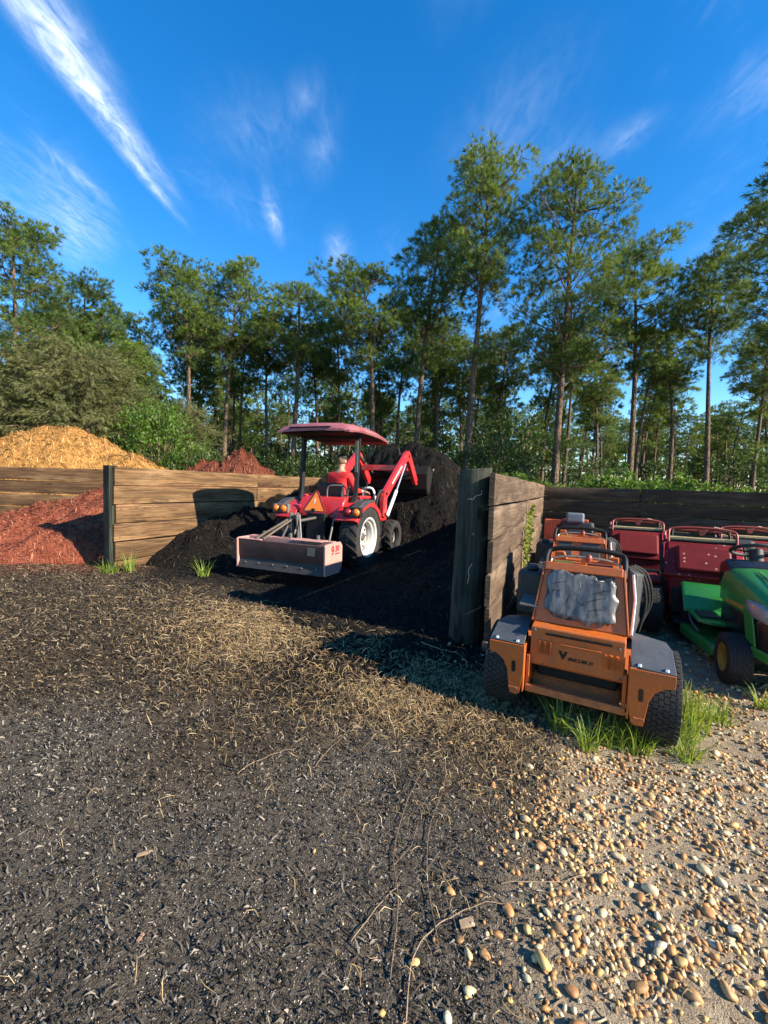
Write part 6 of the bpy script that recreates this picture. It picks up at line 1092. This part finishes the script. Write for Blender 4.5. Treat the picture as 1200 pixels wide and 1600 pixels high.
# ------------------------------------------------------------------ green lawn tractor facing the camera
G = empty('lawn_tractor', (3.44, 4.035, 0), math.atan2(0.406, -0.914)); tag(G, 'green lawn tractor with headlight and yellow wheels, facing the camera', 'mower')
for s in (-1, 1): wheel('rear_wheel', G, (s * 0.37, 0, 0.25), 0.255, 0.21, 0.135, s, 'wheel_yellow', 30, False); wheel('front_wheel', G, (s * 0.335, 1.16, 0.185), 0.19, 0.15, 0.10, s, 'wheel_yellow', 26, False)
mb = MB(); mb.box((0, 0.6, 0.30), (0.34, 1.5, 0.12)); mb.box((0, 1.18, 0.22), (0.62, 0.07, 0.07)); mb.build('frame', 'black_steel', G, None, 0.01)
mb = MB(); mb.prism([(-0.52, 0.35), (-0.45, 0.25), (0.45, 0.25), (0.52, 0.35), (0.42, 0.95), (-0.42, 0.95)], 0.10, 0.20, 'z'); mb.build('cutting_deck', 'deere_green', G, None, 0.03)
rings = []
for y, w, z0, z1, cr in ((0.56, 0.285, 0.52, 0.800, 0.03), (0.75, 0.29, 0.52, 0.805, 0.035), (1.0, 0.285, 0.52, 0.785, 0.04), (1.22, 0.27, 0.52, 0.745, 0.045), (1.36, 0.245, 0.53, 0.69, 0.05), (1.43, 0.20, 0.55, 0.63, 0.05)):
    rings.append([(-w, y, z0), (w, y, z0), (w * 1.0, y, z1 - 0.13), (w * 0.93, y, z1 - 0.05), (w * 0.72, y, z1 - 0.012), (w * 0.3, y, z1), (-w * 0.3, y, z1), (-w * 0.72, y, z1 - 0.012), (-w * 0.93, y, z1 - 0.05), (-w, y, z1 - 0.13)])
hd = MB().loft(rings).build('hood', 'deere_green', G, 60, 0.008)
rings = []
for y, w, z0, z1 in ((0.62, 0.285, 0.28, 0.53), (1.0, 0.288, 0.27, 0.53), (1.30, 0.265, 0.27, 0.535), (1.43, 0.225, 0.28, 0.555), (1.475, 0.17, 0.30, 0.55)): rings.append([(-w, y, z0 + 0.04), (-w * 0.85, y, z0), (w * 0.85, y, z0), (w, y, z0 + 0.04), (w, y, z1 - 0.03), (w * 0.96, y, z1), (-w * 0.96, y, z1), (-w, y, z1 - 0.03)])
MB().loft(rings).build('front_grille', 'glass_black', G, 60, 0.006)
rings = []
for y, w in ((0.98, 0.293), (1.30, 0.277), (1.45, 0.235), (1.50, 0.16)): rings.append([(-w, y, 0.335), (-w, y, 0.265), (0, y, 0.24), (w, y, 0.265), (w, y, 0.335), (0, y, 0.31)])
MB().loft(rings).build('chin', 'deere_green', G, 60, 0.012, seg=3)
for s in (-1, 1):
    MB().loft([[(s * 0.272, 1.20, 0.36), (s * 0.288, 1.20, 0.36), (s * 0.300, 1.14, 0.60), (s * 0.286, 1.14, 0.60)], [(s * 0.262, 1.34, 0.34), (s * 0.274, 1.34, 0.34), (s * 0.286, 1.26, 0.60), (s * 0.272, 1.26, 0.60)]]).build('side_cheek', 'deere_green', G, 40, 0.006)
    mb = MB(); mb.loft([[(s * 0.286, 1.20, 0.545), (s * 0.255, 1.38, 0.515), (s * 0.255, 1.38, 0.530), (s * 0.286, 1.20, 0.600)], [(s * 0.292, 1.21, 0.548), (s * 0.262, 1.395, 0.50), (s * 0.256, 1.39, 0.585), (s * 0.288, 1.21, 0.640)], [(s * 0.10, 1.455, 0.545), (s * 0.10, 1.47, 0.535), (s * 0.12, 1.455, 0.60), (s * 0.16, 1.42, 0.62)]]); mb = MB()
    mb.loft([[(s * 0.292, 1.17, 0.575), (s * 0.296, 1.17, 0.60), (s * 0.292, 1.17, 0.645), (s * 0.28, 1.17, 0.65)], [(s * 0.283, 1.29, 0.545), (s * 0.288, 1.30, 0.57), (s * 0.276, 1.29, 0.640), (s * 0.26, 1.28, 0.655)], [(s * 0.238, 1.405, 0.525), (s * 0.244, 1.415, 0.55), (s * 0.228, 1.40, 0.615), (s * 0.20, 1.38, 0.635)], [(s * 0.165, 1.462, 0.525), (s * 0.165, 1.468, 0.55), (s * 0.16, 1.45, 0.585), (s * 0.15, 1.43, 0.60)]]).build('headlight', 'lamp_lens', G, 60, 0.006)
    mb = MB(); mb.prism([(0.72, 0.53), (1.16, 0.56), (1.16, 0.595), (0.72, 0.555)], s * 0.291, s * 0.297); mb.build('stripe', 'wheel_yellow', hd, None, 0.002)
    mb = MB(); mb.tube([(s * 0.12, 0.80, 0.806), (s * 0.135, 1.0, 0.790), (s * 0.15, 1.22, 0.750)], [0.004, 0.010, 0.003], 5, flat=0.5); mb.build('hood_groove', 'glass_black', hd, 40)
mb = MB(); mb.prism([(0.30, 0.60), (0.58, 0.60), (0.60, 0.80), (0.46, 0.86), (0.30, 0.80)], -0.24, 0.24); mb.build('dashboard', 'glass_black', G, None, 0.03, seg=3)
mb = MB(); mb.at((0, 0.36, 0.93), (R(22), 0, 0)); mb.tube([(0.175 * math.cos(k * math.pi / 14), 0.175 * math.sin(k * math.pi / 14), 0) for k in range(28)], 0.016, 8, closed=True)
for g in (0.0, 3.14, 4.7): mb.tube([(0.02 * math.cos(g), 0.02 * math.sin(g), -0.012), (0.17 * math.cos(g), 0.17 * math.sin(g), 0)], [0.03, 0.014], 6, flat=0.4)
mb.cyl((0, 0, -0.12), (0, 0, 0.005), 0.05); mb.build('steering_wheel', 'seat_vinyl', G, 50)
# footrests and rear fenders
mb = MB(); mb.prism([(-0.47, 0.18), (0.47, 0.18), (0.47, 0.72), (0.40, 0.78), (-0.40, 0.78), (-0.47, 0.72)], 0.315, 0.345, 'z'); mb.build('footrest', 'deere_green', G, None, 0.01)
rings = []
for y, z, zb in ((0.34, 0.34, 0.31), (0.26, 0.45, 0.41), (0.18, 0.545, 0.50), (0.05, 0.57, 0.53), (-0.22, 0.57, 0.53), (-0.36, 0.53, 0.49), (-0.40, 0.42, 0.40)): rings.append([(-0.485, y, zb), (0.485, y, zb), (0.49, y, z - 0.02), (0.46, y, z), (-0.46, y, z), (-0.49, y, z - 0.02)])
MB().loft(rings).build('rear_fender', 'deere_green', G, 50, 0.012)
mb = MB(); mb.box((0, -0.08, 0.64), (0.42, 0.40, 0.11)); mb.box((0, -0.29, 0.80), (0.40, 0.09, 0.34), (0.15, 0, 0)); mb.build('seat', 'seat_vinyl', G, None, 0.045, seg=3)
for s in (-1, 1): mb = MB(); mb.box((s * 0.36, 0.55, 0.355), (0.14, 0.22, 0.012)); mb.build('foot_mat', 'seat_vinyl', G, None, 0.004)
mb = MB(); mb.tube([(0.46, 0.40, 0.30), (0.47, 0.55, 0.27), (0.44, 0.66, 0.22)], 0.010, 6); mb.build('lift_lever', 'grey_metal', G, 50)
